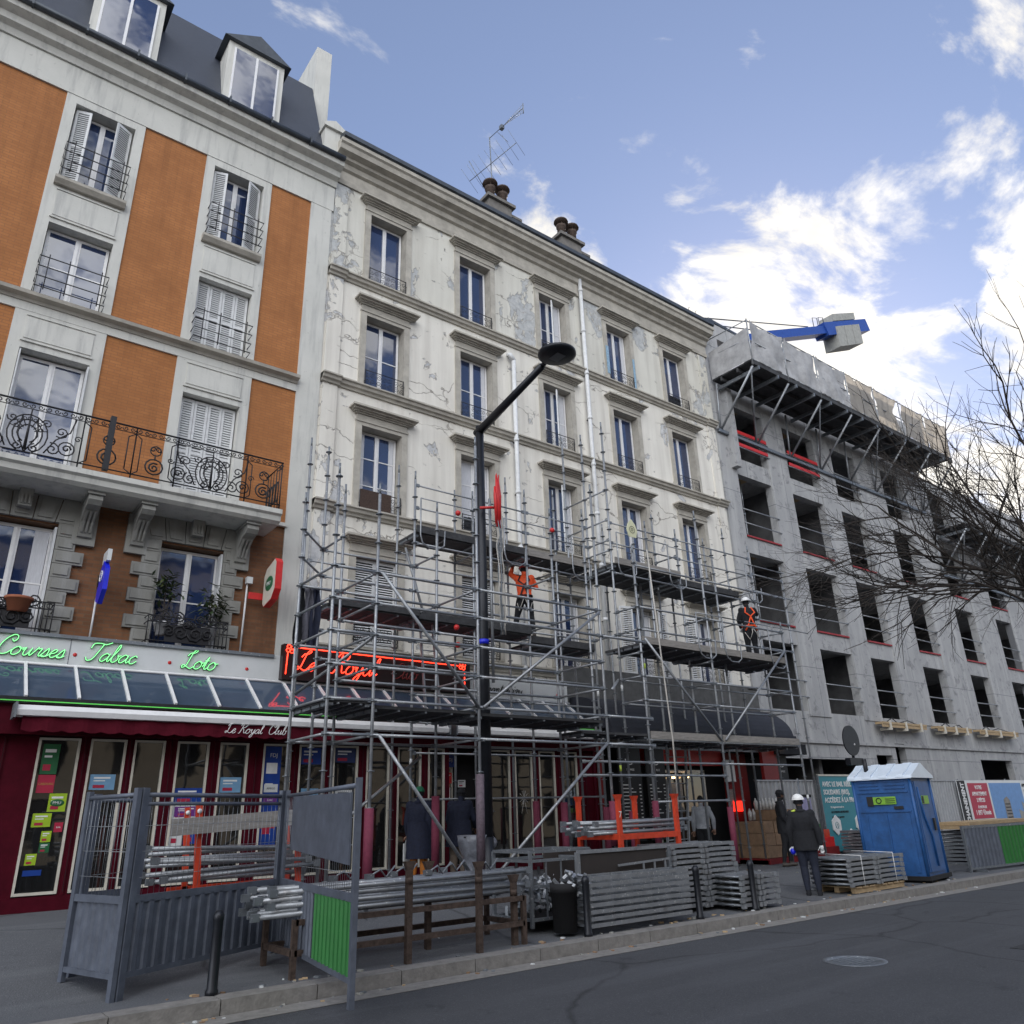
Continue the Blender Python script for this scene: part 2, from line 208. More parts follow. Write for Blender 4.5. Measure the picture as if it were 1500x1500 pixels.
# ------------------------------------------------------------------ mesh builder
WL={}
class MB:
    def __init__(s): s.v=[]; s.f=[]; s.m=[]; s.mats=[]; s.sm=[]
    def mi(s,m):
        if m not in s.mats: s.mats.append(m)
        return s.mats.index(m)
    def add(s,vs,fs,m,smooth=False):
        o=len(s.v); s.v+= [tuple(v) for v in vs]; i=s.mi(m)
        for f in fs: s.f.append(tuple(o+k for k in f)); s.m.append(i); s.sm.append(smooth)
        return s
    def box(s,x0,x1,y0,y1,z0,z1,m):
        vs=[(x,y,z) for z in (z0,z1) for y in (y0,y1) for x in (x0,x1)]
        return s.add(vs,[(0,2,3,1),(4,5,7,6),(0,1,5,4),(2,6,7,3),(0,4,6,2),(1,3,7,5)],m)
    def obox(s,c,ax,ay,az,m):
        c=Vector(c);ax=Vector(ax);ay=Vector(ay);az=Vector(az)
        vs=[c+ax*i+ay*j+az*k for k in(-1,1) for j in(-1,1) for i in(-1,1)]
        return s.add(vs,[(0,2,3,1),(4,5,7,6),(0,1,5,4),(2,6,7,3),(0,4,6,2),(1,3,7,5)],m)
    def beam(s,p,q,w,h,m,up=(0,0,1)):
        p=Vector(p);q=Vector(q);d=(q-p); l=d.length; d/=l; u=Vector(up)
        if abs(d.dot(u))>.95: u=Vector((0,1,0))
        sd=d.cross(u).normalized(); u=sd.cross(d)
        return s.obox((p+q)/2,d*l/2,sd*w/2,u*h/2,m)
    def quad(s,a,b,c,d,m): return s.add([a,b,c,d],[(0,1,2,3)],m)
    def rings(s,rs,m,smooth=True,caps=True):
        n=len(rs[0]); vs=[v for r in rs for v in r]; fs=[]
        for i in range(len(rs)-1):
            for j in range(n): fs.append((i*n+j,i*n+(j+1)%n,(i+1)*n+(j+1)%n,(i+1)*n+j))
        if caps: fs.append(tuple(range(n-1,-1,-1))); fs.append(tuple((len(rs)-1)*n+j for j in range(n)))
        return s.add(vs,fs,m,smooth)
    def path(s,pts,r,m,n=6,smooth=True,caps=True):
        pts=[Vector(p) for p in pts]; rr=r if isinstance(r,(list,tuple)) else [r]*len(pts); rs=[]; u=None
        for i,p in enumerate(pts):
            d=(pts[min(i+1,len(pts)-1)]-pts[max(i-1,0)])
            if d.length<1e-7: d=Vector((0,0,1))
            d.normalize()
            if u is None: u=Vector((0,0,1)) if abs(d.z)<.9 else Vector((0,1,0))
            u=(u-d*u.dot(d)); 
            if u.length<1e-4: u=d.orthogonal()
            u.normalize(); w=d.cross(u)
            rs.append([p+(u*math.cos(a)+w*math.sin(a))*rr[i] for a in [2*math.pi*k/n for k in range(n)]])
        return s.rings(rs,m,smooth,caps)
    def tube(s,p,q,r,m,n=8): return s.path([p,q],r,m,n)
    def lathe(s,c,prof,m,n=16,smooth=True):
        rs=[[(c[0]+r*math.cos(2*math.pi*k/n),c[1]+r*math.sin(2*math.pi*k/n),c[2]+z) for k in range(n)] for r,z in prof]
        return s.rings(rs,m,smooth)
    def ell(s,c,r,m,n=12,k=8,rot=None):
        rs=[]
        for i in range(k+1):
            t=math.pi*i/k; t=min(max(t,.02),math.pi-.02); ring=[]
            for j in range(n):
                a=2*math.pi*j/n; v=Vector((r[0]*math.sin(t)*math.cos(a),r[1]*math.sin(t)*math.sin(a),-r[2]*math.cos(t)))
                if rot: v=rot@v
                ring.append(Vector(c)+v)
            rs.append(ring)
        return s.rings(rs,m)
    def prof(s,x0,x1,pts,m):
        """closed (y,z) profile extruded along X"""
        n=len(pts); vs=[(x0,y,z) for y,z in pts]+[(x1,y,z) for y,z in pts]
        fs=[tuple(range(n)),tuple(range(2*n-1,n-1,-1))]+[(i,(i+1)%n+0,(i+1)%n+n,i+n) for i in range(n)]
        return s.add(vs,[tuple(f) for f in fs],m)
    def poly(s,pts,y0,y1,m):
        """closed (x,z) outline extruded along Y"""
        n=len(pts); vs=[(x,y0,z) for x,z in pts]+[(x,y1,z) for x,z in pts]
        fs=[tuple(range(n)),tuple(range(2*n-1,n-1,-1))]+[(i,(i+1)%n,(i+1)%n+n,i+n) for i in range(n)]
        return s.add(vs,fs,m)
    def wall(s,x0,x1,z0,z1,y,depth,holes,m,mr=None):
        """front sheet at y with holes [(xa,xb,za,zb)] and reveals of given depth"""
        mr=mr or m
        xs=sorted({x0,x1}|{h[i] for h in holes for i in(0,1) if x0<h[i]<x1}); zs=sorted({z0,z1}|{h[i] for h in holes for i in(2,3) if z0<h[i]<z1})
        for a,b in zip(xs,xs[1:]):
            for c,d in zip(zs,zs[1:]):
                mx,mz=(a+b)/2,(c+d)/2
                if any(h[0]<mx<h[1] and h[2]<mz<h[3] for h in holes): continue
                s.quad((a,y,c),(b,y,c),(b,y,d),(a,y,d),m)
        for a,b,c,d in holes:
            Y=y+depth
            s.quad((a,y,c),(a,y,d),(a,Y,d),(a,Y,c),mr); s.quad((b,y,c),(b,Y,c),(b,Y,d),(b,y,d),mr)
            s.quad((a,y,d),(b,y,d),(b,Y,d),(a,Y,d),mr); s.quad((a,y,c),(a,Y,c),(b,Y,c),(b,y,c),mr)
        return s
    def build(s,name,parent=None,org=None):
        if not s.v: return None
        if org is None:
            xs=[v[0] for v in s.v]; ys=[v[1] for v in s.v]; zs=[v[2] for v in s.v]
            org=((min(xs)+max(xs))/2,(min(ys)+max(ys))/2,min(zs))
        me=bpy.data.meshes.new(name); me.from_pydata([(v[0]-org[0],v[1]-org[1],v[2]-org[2]) for v in s.v],[],s.f)
        for m in s.mats: me.materials.append(m)
        me.polygons.foreach_set('material_index',s.m); me.polygons.foreach_set('use_smooth',s.sm); me.update()
        o=bpy.data.objects.new(name,me); COL.objects.link(o); place(o,org,parent); return o
def place(o,org,parent=None):
    WL[o]=Vector(org)
    if parent: o.parent=parent; o.location=Vector(org)-WL[parent]
    else: o.location=org
def empty(name,loc):
    o=bpy.data.objects.new(name,None); COL.objects.link(o); o.empty_display_size=.2; place(o,loc); return o
def tag(o,label,cat,group=None):
    o['label']=label; o['category']=cat
    if group: o['group']=group
    return o
def lab(o,l): o['label']=l; return o
def kind(o,k): o['kind']=k; return o
def copy_tree(o,off=(0,0,0),parent=None,rotz=None):
    c=o.copy(); COL.objects.link(c)
    if parent is None: c.location=o.location+Vector(off); WL[c]=WL[o]+Vector(off)
    else: c.parent=parent; WL[c]=WL[o]
    if rotz is not None and parent is None: c.rotation_euler=(0,0,rotz)
    for ch in o.children: copy_tree(ch,parent=c)
    return c
def text(name,st,size,m,loc,parent,rotz=0,flatz=None,align='LEFT',ext=.004,shear=0,bold=0,sx=1,roll=0):
    cu=bpy.data.curves.new(name,'FONT'); cu.body=st; cu.size=size; cu.extrude=ext; cu.align_x=align; cu.shear=shear; cu.offset=bold; cu.resolution_u=2
    t=bpy.data.objects.new(name,cu); COL.objects.link(t); bpy.context.view_layer.update()
    me=bpy.data.meshes.new_from_object(t.evaluated_get(bpy.context.evaluated_depsgraph_get())); bpy.data.objects.remove(t); bpy.data.curves.remove(cu)
    M=Matrix.Rotation(rotz,4,'Z')@Matrix.Rotation(R(90),4,'X')@Matrix.Rotation(roll,4,'Z')@Matrix.Scale(sx,4,(1,0,0)); me.transform(M); me.materials.clear(); me.materials.append(m)
    o=bpy.data.objects.new(name,me); COL.objects.link(o); place(o,loc,parent); return o
def catmull(p,k=5):
    q=[p[0]]+list(p)+[p[-1]]; o=[]
    for i in range(1,len(q)-2):
        for j in range(k):
            t=j/k; a,b,c,d=q[i-1],q[i],q[i+1],q[i+2]
            o.append(tuple(.5*((2*b[n])+(-a[n]+c[n])*t+(2*a[n]-5*b[n]+4*c[n]-d[n])*t*t+(-a[n]+3*b[n]-3*c[n]+d[n])*t**3) for n in range(2)))
    o.append(tuple(p[-1])); return o
GL={'o':(1.1,[[(.85,.85),(.45,1),(.06,.6),(.12,.1),(.5,0),(.85,.35),(.8,.85),(.6,1),(.8,.8),(1.15,.9)]]),
'u':(1.2,[[(0,.6),(.25,1),(.2,.4),(.35,.02),(.65,.15),(.9,.95),(.85,.3),(1,.02),(1.2,.3)]]),
'r':(.95,[[(0,.3),(.3,1),(.35,1.1),(.4,.9),(.75,.95),(.65,.3),(.8,.02),(1,.3)]]),
's':(.8,[[(0,.2),(.45,1.05),(.6,.6),(.55,.1),(.2,0),(.05,.12),(.5,.05),(.82,.3)]]),
'e':(.9,[[(0,.4),(.5,.55),(.7,.85),(.45,1),(.12,.6),(.2,.08),(.55,0),(.92,.35)]]),
'a':(1.15,[[(.85,.85),(.5,1),(.1,.6),(.12,.1),(.45,.03),(.8,.5),(.9,1),(.85,.3),(1,.02),(1.2,.3)]]),
'b':(1.0,[[(0,.3),(.45,1.5),(.5,2.1),(.3,2.1),(.15,1),(.2,.15),(.55,0),(.85,.4),(.7,.95),(.75,.75),(1.05,.9)]]),
'c':(.9,[[(.8,.8),(.55,1),(.12,.6),(.2,.08),(.55,0),(.92,.35)]]),
't':(.7,[[(0,.3),(.38,1.7),(.25,.4),(.4,.02),(.72,.3)],[(.05,1.15),(.65,1.2)]]),
'y':(1.1,[[(0,.6),(.25,1),(.2,.4),(.4,.1),(.7,.3),(.9,1),(.8,0),(.5,-.8),(.15,-.75),(.4,-.2),(1.15,.35)]]),
'l':(.68,[[(0,.3),(.5,1.7),(.45,2.15),(.28,1.9),(.2,.4),(.4,.02),(.7,.3)]]),
'n':(1.1,[[(0,.7),(.2,1),(.15,0),(.2,.5),(.6,1),(.75,.8),(.7,.2),(.9,.02),(1.12,.3)]]),
'i':(.6,[[(0,.4),(.25,1),(.2,.3),(.35,.02),(.6,.3)],[(.3,1.5),(.35,1.6)]]),
'w':(1.4,[[(0,.6),(.2,1),(.2,.2),(.4,.05),(.65,.9),(.65,.2),(.85,.05),(1.1,1),(1.4,.85)]]),
'z':(.9,[[(0,.8),(.3,1),(.75,.95),(.1,.05),(.5,.1),(.9,.3)]]),
'C':(1.5,[[(.9,1.9),(1.15,1.6),(1.4,1.85),(1.3,2.3),(.85,2.4),(.35,1.9),(.08,1.1),(.2,.3),(.6,0),(1.1,.12),(1.5,.6)]]),
'T':(1.5,[[(0,1.5),(.1,2.1),(.8,2.2),(1.4,2.1),(2.0,2.4)],[(1.2,2.15),(1.0,1.2),(.7,.2),(.2,0),(-.1,.4)]]),
'L':(1.35,[[(.05,1.6),(.3,2.0),(.75,2.05),(1.0,2.35),(.8,2.5),(.55,2.1),(.45,1.2),(.35,.4),(.0,.05),(-.15,.25),(.05,.42),(.5,.18),(1.0,.0),(1.4,.35)]]),
'R':(1.7,[[(.7,2.2),(.55,1.2),(.3,.1),(0,0)],[(.1,1.7),(.5,2.3),(1.2,2.4),(1.6,2.0),(1.2,1.4),(.7,1.25),(1.0,.9),(1.3,.1),(1.75,.3)]]),
'B':(1.5,[[(.7,2.2),(.55,1.2),(.3,.1)],[(.1,1.7),(.5,2.3),(1.2,2.4),(1.3,1.8),(.7,1.25),(1.3,1.1),(1.2,.3),(.6,0),(.2,.2)]])}
def script(mb,word,x,y,z,h,r,m,slope=0.0,sh=.35):
    """cursive lettering as bent tube; h = height of the small letters"""
    for ch in word:
        if ch==' ': x+=.6*h; continue
        adv,st=GL[ch]
        for s_ in st:
            mb.path([(x+(u+v*sh)*h,y,z+v*h) for u,v in catmull(s_)],r,m,5)
        x+=adv*h
    return x
def spiral(mb,cx_,y,cz_,r,turn,start,m,tr=.008,n=4,k=12,flip=1):
    pts=[]
    for i in range(k+1):
        t=i/k; rr=r*(1-.85*t); a=start+flip*turn*2*math.pi*t
        pts.append((cx_+rr*math.cos(a),y,cz_+rr*math.sin(a)))
    mb.path(pts,tr,m,n)
def circ(mb,cx_,y,cz_,r,m,tr=.008,k=12): mb.path([(cx_+r*math.cos(2*math.pi*i/k),y,cz_+r*math.sin(2*math.pi*i/k)) for i in range(k+1)],tr,m,4)
def sm(t): t=max(0,min(1,t)); return t*t*(3-2*t)
def gz(x,y): return sm((y-9.3)/3.6)*(.2+.25*sm((17.5-x)/5.5))
# ------------------------------------------------------------------ ground
b=MB(); b.quad((-1500,-1500,-.14),(1500,-1500,-.14),(1500,1500,-.14),(-1500,1500,-.14),ASPH); kind(b.build('road',org=(0,0,-.14)),'structure')
b=MB(); xs=[-14+i*1.0 for i in range(111)]; ys=[8.98,9.3,9.6,10,10.5,11,11.5,12,12.5,13,14,15,16.6]
vs=[(x,y,gz(x,y)) for y in ys for x in xs]; n=len(xs); b.add(vs,[(j*n+i,j*n+i+1,(j+1)*n+i+1,(j+1)*n+i) for j in range(len(ys)-1) for i in range(n-1)],PAVE,True); kind(b.build('pavement'),'structure')
b=MB()
for i in range(110): b.box(-14+i+.006,-13+i-.006,8.70,8.98,-.3,.004,SLEEP)
kind(b.build('kerb'),'structure')
b=MB(); b.prof(-14,96,[(8.35,-.136),(8.69,-.136),(8.69,-.132),(8.35,-.132)],SLEEP); kind(b.build('gutter'),'structure')
b=MB(); rd=random.Random(8)
for k in range(260):
    x=rd.uniform(2.5,19); y=rd.choice((rd.uniform(9.1,14.2),rd.gauss(9.05,.05),rd.gauss(8.62,.06))); z=gz(x,y) if y>8.98 else -.135; q=rd.uniform(.008,.035)
    a=rd.uniform(0,3.14); b.obox((x,y,z+q*.3),(q*math.cos(a),q*math.sin(a),0),(-q*.6*math.sin(a),q*.6*math.cos(a),0),(0,0,q*.3),rd.choice((PLY,BLOCK,SIGNW,GALVD,CARD)))
o=kind(b.build('rubble'),'stuff'); o['label']='scattered chips of plaster and wood on the pavement and gutter'; o['category']='rubble'
b=MB(); b.lathe((9.5,5.9,-.139),[(.36,0),(.36,.006),(.30,.006),(.30,.003),(.02,.004)],GALVD,28)
for k in range(7): b.box(9.28,9.72,5.70+k*.065,5.72+k*.065,-.135,-.130,GALVD)
tag(b.build('manhole_cover'),'round worn iron manhole cover in the road','manhole cover')
kind(MB().box(11.5,16.8,3.4,5.0,-.139,-.134,mat('asphalt_patch',(.028,.029,.032),.9,0,.3,20,.5,60)).build('road_patch'),'structure')
# ------------------------------------------------------------------ window maker
def casement(parent,x0,x1,z0,z1,y,bars=0,fm=None,gm=None,curtain=0,open_=0,lab_=None):
    fm=fm or WHITE; gm=gm or GLASS; f=MB(); w=.06; xm=(x0+x1)/2
    f.box(x0,x1,y,y+.05,z1-w,z1,fm); f.box(x0,x1,y,y+.05,z0,z0+w*1.3,fm); f.box(x0,x0+w,y+.001,y+.05,z0+w,z1-w,fm); f.box(x1-w,x1,y+.001,y+.05,z0+w,z1-w,fm); f.box(xm-.055,xm+.055,y-.012,y+.05,z0+w,z1-w,fm)
    f.box(xm-.012,xm+.012,y-.03,y-.01,z0+w,z1-w,fm)
    for i in range(bars):
        z=z0+(z1-z0)*(i+1)/(bars+1); f.box(x0+w,xm-.055,y+.004,y+.04,z-.014,z+.014,fm); f.box(xm+.055,x1-w,y+.004,y+.04,z-.014,z+.014,fm)
    fo=f.build('window',parent)
    if lab_: lab(fo,lab_)
    g=MB(); g.box(x0+w,x1-w,y+.02,y+.03,z0+w,z1-w,gm); g.build('pane',fo)
    if curtain:
        c=MB(); cw=(x1-x0)*.2*curtain
        for a in (x0+w+.01,x1-w-cw-.01):
            pts=[]; 
            c.box(a,a+cw,y+.0135,y+.019,z0+w,z1-w,CURT)
        c.build('curtain',fo)
    return fo
B1=None
def louvres(parent,x0,x1,z0,z1,y,cols=2,name='shutter',m=SHUT,ang=0,hinge=None,dark=True):
    bk=DARK if parent is not B1 else mat('shutter_backing',(.20,.20,.21),.8)
    """louvred shutter leaf; ang opens it about the hinge edge"""
    s=MB(); w=(x1-x0)/cols
    for c in range(cols):
        a=x0+c*w+.005; e=a+w-.01
        s.box(a,a+.05,y,y+.035,z0,z1,m); s.box(e-.05,e,y,y+.035,z0,z1,m); s.box(a+.05,e-.05,y,y+.034,z1-.07,z1,m); s.box(a+.05,e-.05,y,y+.034,z0,z0+.09,m); zm=(z0+z1)/2; s.box(a+.05,e-.05,y,y+.034,zm-.03,zm+.03,m)
        k=int((z1-z0)/.062)
        for i in range(k):
            z=z0+.1+(z1-z0-.18)*i/k
            hz=.056 if parent is B1 else .035; s.add([(a+.05,y+.004,z),(e-.05,y+.004,z),(e-.05,y+.03,z+hz),(a+.05,y+.03,z+hz)],[(0,1,2,3)],m)
        if dark: s.box(a+.05,e-.05,y+.036,y+.04,z0+.05,z1-.05,bk)
    if ang:
        hx=x0 if hinge=='l' else x1; c_,s_=math.cos(ang),math.sin(ang); s.v=[(hx+(vx-hx)*c_-(vy-y)*s_,y+(vx-hx)*s_+(vy-y)*c_,vz) for vx,vy,vz in s.v]
    return s.build(name,parent)
# ------------------------------------------------------------------ ORANGE BUILDING
B1=tag(empty('apartment_building',(0,16,.4)),'orange brick apartment building with pale stone window bays and a long iron balcony','building')
X0=-6.2; colsA=[(c-.62,c+.62) for c in (-5.13,-2.07,.99,4.07)]
rows=[(14.66,16.85),(11.62,13.5),(7.8,10.42),(4.72,6.93)]
def hole(c,r): return (c[0],c[1],r[0],r[1])
H=[hole(c,r) for c in colsA for r in rows]
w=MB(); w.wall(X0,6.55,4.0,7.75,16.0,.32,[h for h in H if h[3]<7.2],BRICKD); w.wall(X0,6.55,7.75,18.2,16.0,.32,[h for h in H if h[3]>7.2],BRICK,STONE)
w.box(X0,6.55,16.34,16.4,0,18.2,DARK); w.quad((6.55,16,.0),(6.55,26,.0),(6.55,26,18.2),(6.55,16,18.2),STONE); w.quad((X0,16,.0),(X0,26,.0),(X0,26,18.2),(X0,16,18.2),BRICK)
w.build('brick_wall',B1)
s=MB()   # pale surrounds standing 35 mm proud
for c in colsA:
    a,e=c[0]-.21,c[1]+.20
    s.wall(a,e,11.56,17.06,15.965,.034,[hole(c,rows[0]),hole(c,rows[1])],STONE); s.wall(a,e,7.8,11.42,15.965,.034,[(c[0],c[1],7.8,10.42)],STONE)
    for q in (a,e): s.box(q-.003,q+.003,15.966,16.0,7.8,17.06,STONE)
    for z0,z1 in ((13.62,14.42),(10.56,11.2)):
        s.box(c[0]+.02,c[1]-.02,15.945,15.966,z0+.08,z1-.08,STONE); s.box(c[0]-.02,c[1]+.02,15.93,15.966,z0+.0,z0+.04,STONE); s.box(c[0]+.0,c[1]+.0,15.94,15.966,z1-.05,z1-.02,STONE)
s.box(5.97,6.55,15.96,16.0,4.6,17.9,STONE); s.box(X0,5.97,15.957,16.0,11.25,11.44,STONE); s.box(X0,6.6,15.95,16.0,17.06,17.86,STONE)
s.box(X0,6.0,15.9,16.0,7.76,7.84,STONE)
s.build('stone_surround',B1)
s=MB(); pr=[(16.0,11.44),(15.93,11.44),(15.9,11.50),(15.78,11.53),(15.76,11.60),(16.0,11.63)]; s.prof(X0,5.98,pr,TRIM)
for c in colsA: s.prof(c[0]-.08,c[1]+.08,[(16.0,14.46),(15.88,14.47),(15.80,14.56),(15.80,14.63),(16.0,14.66)],TRIM)
s.build('string_course',B1)
s=MB(); s.prof(X0,6.62,[(16.0,17.86),(15.9,17.86),(15.84,18.0),(15.7,18.05),(15.66,18.2),(15.46,18.26),(15.42,18.42),(16.3,18.5)],STONE); s.build('cornice',B1)
s=MB(); s.path([(X0,15.38,18.45),(6.6,15.38,18.45)],.075,ZINC,10)
for i in range(12): s.box(X0+i*1.07,X0+i*1.07+.04,15.29,15.47,18.36,18.56,ZINC)
s.build('gutter_pipe',B1)
s=MB(); s.add([(X0,15.62,18.5),(6.1,15.62,18.5),(6.1,17.0,22.3),(X0,17.0,22.3)],[(0,1,2,3)],SLATE); s.add([(X0,17,22.3),(6.1,17,22.3),(6.1,21,23.4),(X0,21,23.4)],[(0,1,2,3)],ZINC); s.add([(6.1,15.62,18.5),(6.1,26,18.5),(6.1,21,23.4),(6.1,17,22.3)],[(0,1,2,3)],SLATE); s.build('mansard_roof',B1)
s=MB(); s.box(6.1,6.62,15.7,24,18.45,19.6,STONE); s.poly([(6.05,19.6),(6.67,19.6),(6.67,19.72),(6.36,19.9),(6.05,19.72)],15.62,24,STONE); s.box(6.12,6.6,16.9,24,19.7,24.0,STONE); s.build('party_wall',B1)
for cxx in (.99,-2.07,4.07,-5.13):
    d_=MB(); d_.box(cxx-.75,cxx+.75,15.72,17.2,18.6,20.9,STONE); d_.poly([(cxx-.9,20.9),(cxx+.9,20.9),(cxx,21.45)],15.6,17.6,ZINC); dm=d_.build('dormer',B1)
    g=MB(); g.box(cxx-.55,cxx+.55,15.69,15.718,18.8,20.7,GLASS); g.build('pane',dm); f=MB(); f.box(cxx-.6,cxx-.55,15.68,15.71,18.8,20.7,WHITE); f.box(cxx+.55,cxx+.6,15.68,15.71,18.8,20.7,WHITE); f.box(cxx-.03,cxx+.03,15.67,15.69,18.8,20.7,WHITE); f.build('dormer_frame',dm)
def bar_rail(parent,x0,x1,z):
    r=MB()
    for i in range(4):
        zz_=z+.06+i*.24; o=.03*(3-i)
        r.path([(x0-.02,15.98,zz_),(x0-.02,15.70,zz_),(x1+.02,15.70,zz_),(x1+.02,15.98,zz_)],.013,IRON,6,False)
    for x in (x0+.15,(x0+x1)/2-.1,x1-.12): r.tube((x,15.69,z),(x,15.69,z+.85),.011,IRON,6)
    return r.build('window_railing',parent)
for i,c in enumerate(colsA):
    x0,x1=c
    # top row: open slatted shutters, third row etc.
    f=casement(B1,x0+.02,x1-.02,14.68,16.83,16.26,0); louvres(B1,x0+.03,x0+.36,14.72,16.8,16.1,1,ang=R(-18),hinge='l'); louvres(B1,x1-.42,x1-.03,14.72,16.8,16.1,1,ang=R(28),hinge='r'); bar_rail(B1,x0,x1,14.7)
    if i in (0,2): casement(B1,x0+.02,x1-.02,11.66,13.48,16.2,1 if i else 2); bar_rail(B1,x0,x1,11.66)
    else: louvres(B1,x0+.02,x1-.02,11.66,13.48,16.15,4); bar_rail(B1,x0,x1,11.66)
    if i in (0,2):
        casement(B1,x0+.04,x1-.04,7.84,10.38,16.2,0)
        q=MB(); q.box(x0+.01,x0+.035,15.9,16.16,7.84,10.35,SHUT); q.box(x1-.035,x1-.01,15.9,16.16,7.84,10.35,SHUT); q.build('folded_shutter',B1)
    else: louvres(B1,x0+.02,x1-.02,7.84,10.38,16.15,4)
    casement(B1,x0+.02,x1-.02,4.74,6.9,16.2,1,curtain=1 if i==2 else 0)
    q=MB(); q.box(x1-.05,x1-.01,15.94,16.18,4.76,6.88,SHUT); q.build('folded_shutter',B1)
# quoined stone round the low windows
for c in colsA:
    s=MB()
    for sd_ in (-1,1):
        ex=c[0] if sd_<0 else c[1]
        for k in range(9):
            z=4.62+k*.262; L=.50 if k%2==0 else .33
            if sd_>0 and ex>4: L*=.9
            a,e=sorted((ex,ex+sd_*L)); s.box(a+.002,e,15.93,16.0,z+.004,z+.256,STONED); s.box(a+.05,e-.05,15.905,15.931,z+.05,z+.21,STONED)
    n_=5
    for k in range(n_):   # voussoirs
        a=c[0]-.42+ (c[1]-c[0]+.84)*k/n_; e=c[0]-.42+(c[1]-c[0]+.84)*(k+1)/n_; m0=(c[0]+c[1])/2; sk=.88
        lo=lambda x:m0+(x-m0)*sk
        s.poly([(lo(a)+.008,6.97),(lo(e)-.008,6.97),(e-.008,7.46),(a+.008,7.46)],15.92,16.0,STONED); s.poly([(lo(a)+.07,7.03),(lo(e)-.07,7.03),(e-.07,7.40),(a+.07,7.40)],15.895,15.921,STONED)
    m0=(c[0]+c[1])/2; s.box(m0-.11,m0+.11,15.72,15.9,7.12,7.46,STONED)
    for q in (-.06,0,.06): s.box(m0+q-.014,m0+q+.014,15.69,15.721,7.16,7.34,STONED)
    s.build('stone_quoins',B1)
for x in (-4.0,-3.25,-.95,-.08,2.05,2.98,5.02):   # corbels
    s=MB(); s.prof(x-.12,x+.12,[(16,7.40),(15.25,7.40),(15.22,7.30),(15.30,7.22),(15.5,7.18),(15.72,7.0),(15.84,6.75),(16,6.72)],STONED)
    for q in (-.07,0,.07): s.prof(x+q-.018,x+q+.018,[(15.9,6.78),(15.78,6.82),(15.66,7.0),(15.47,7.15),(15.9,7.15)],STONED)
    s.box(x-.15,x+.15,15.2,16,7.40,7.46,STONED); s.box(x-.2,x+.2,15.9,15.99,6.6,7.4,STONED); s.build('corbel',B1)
s=MB(); s.prof(X0,5.52,[(16,7.46),(15.14,7.46),(15.06,7.52),(15.04,7.62),(14.98,7.66),(14.98,7.76),(16,7.78)],STONE); bal=s.build('balcony',B1)
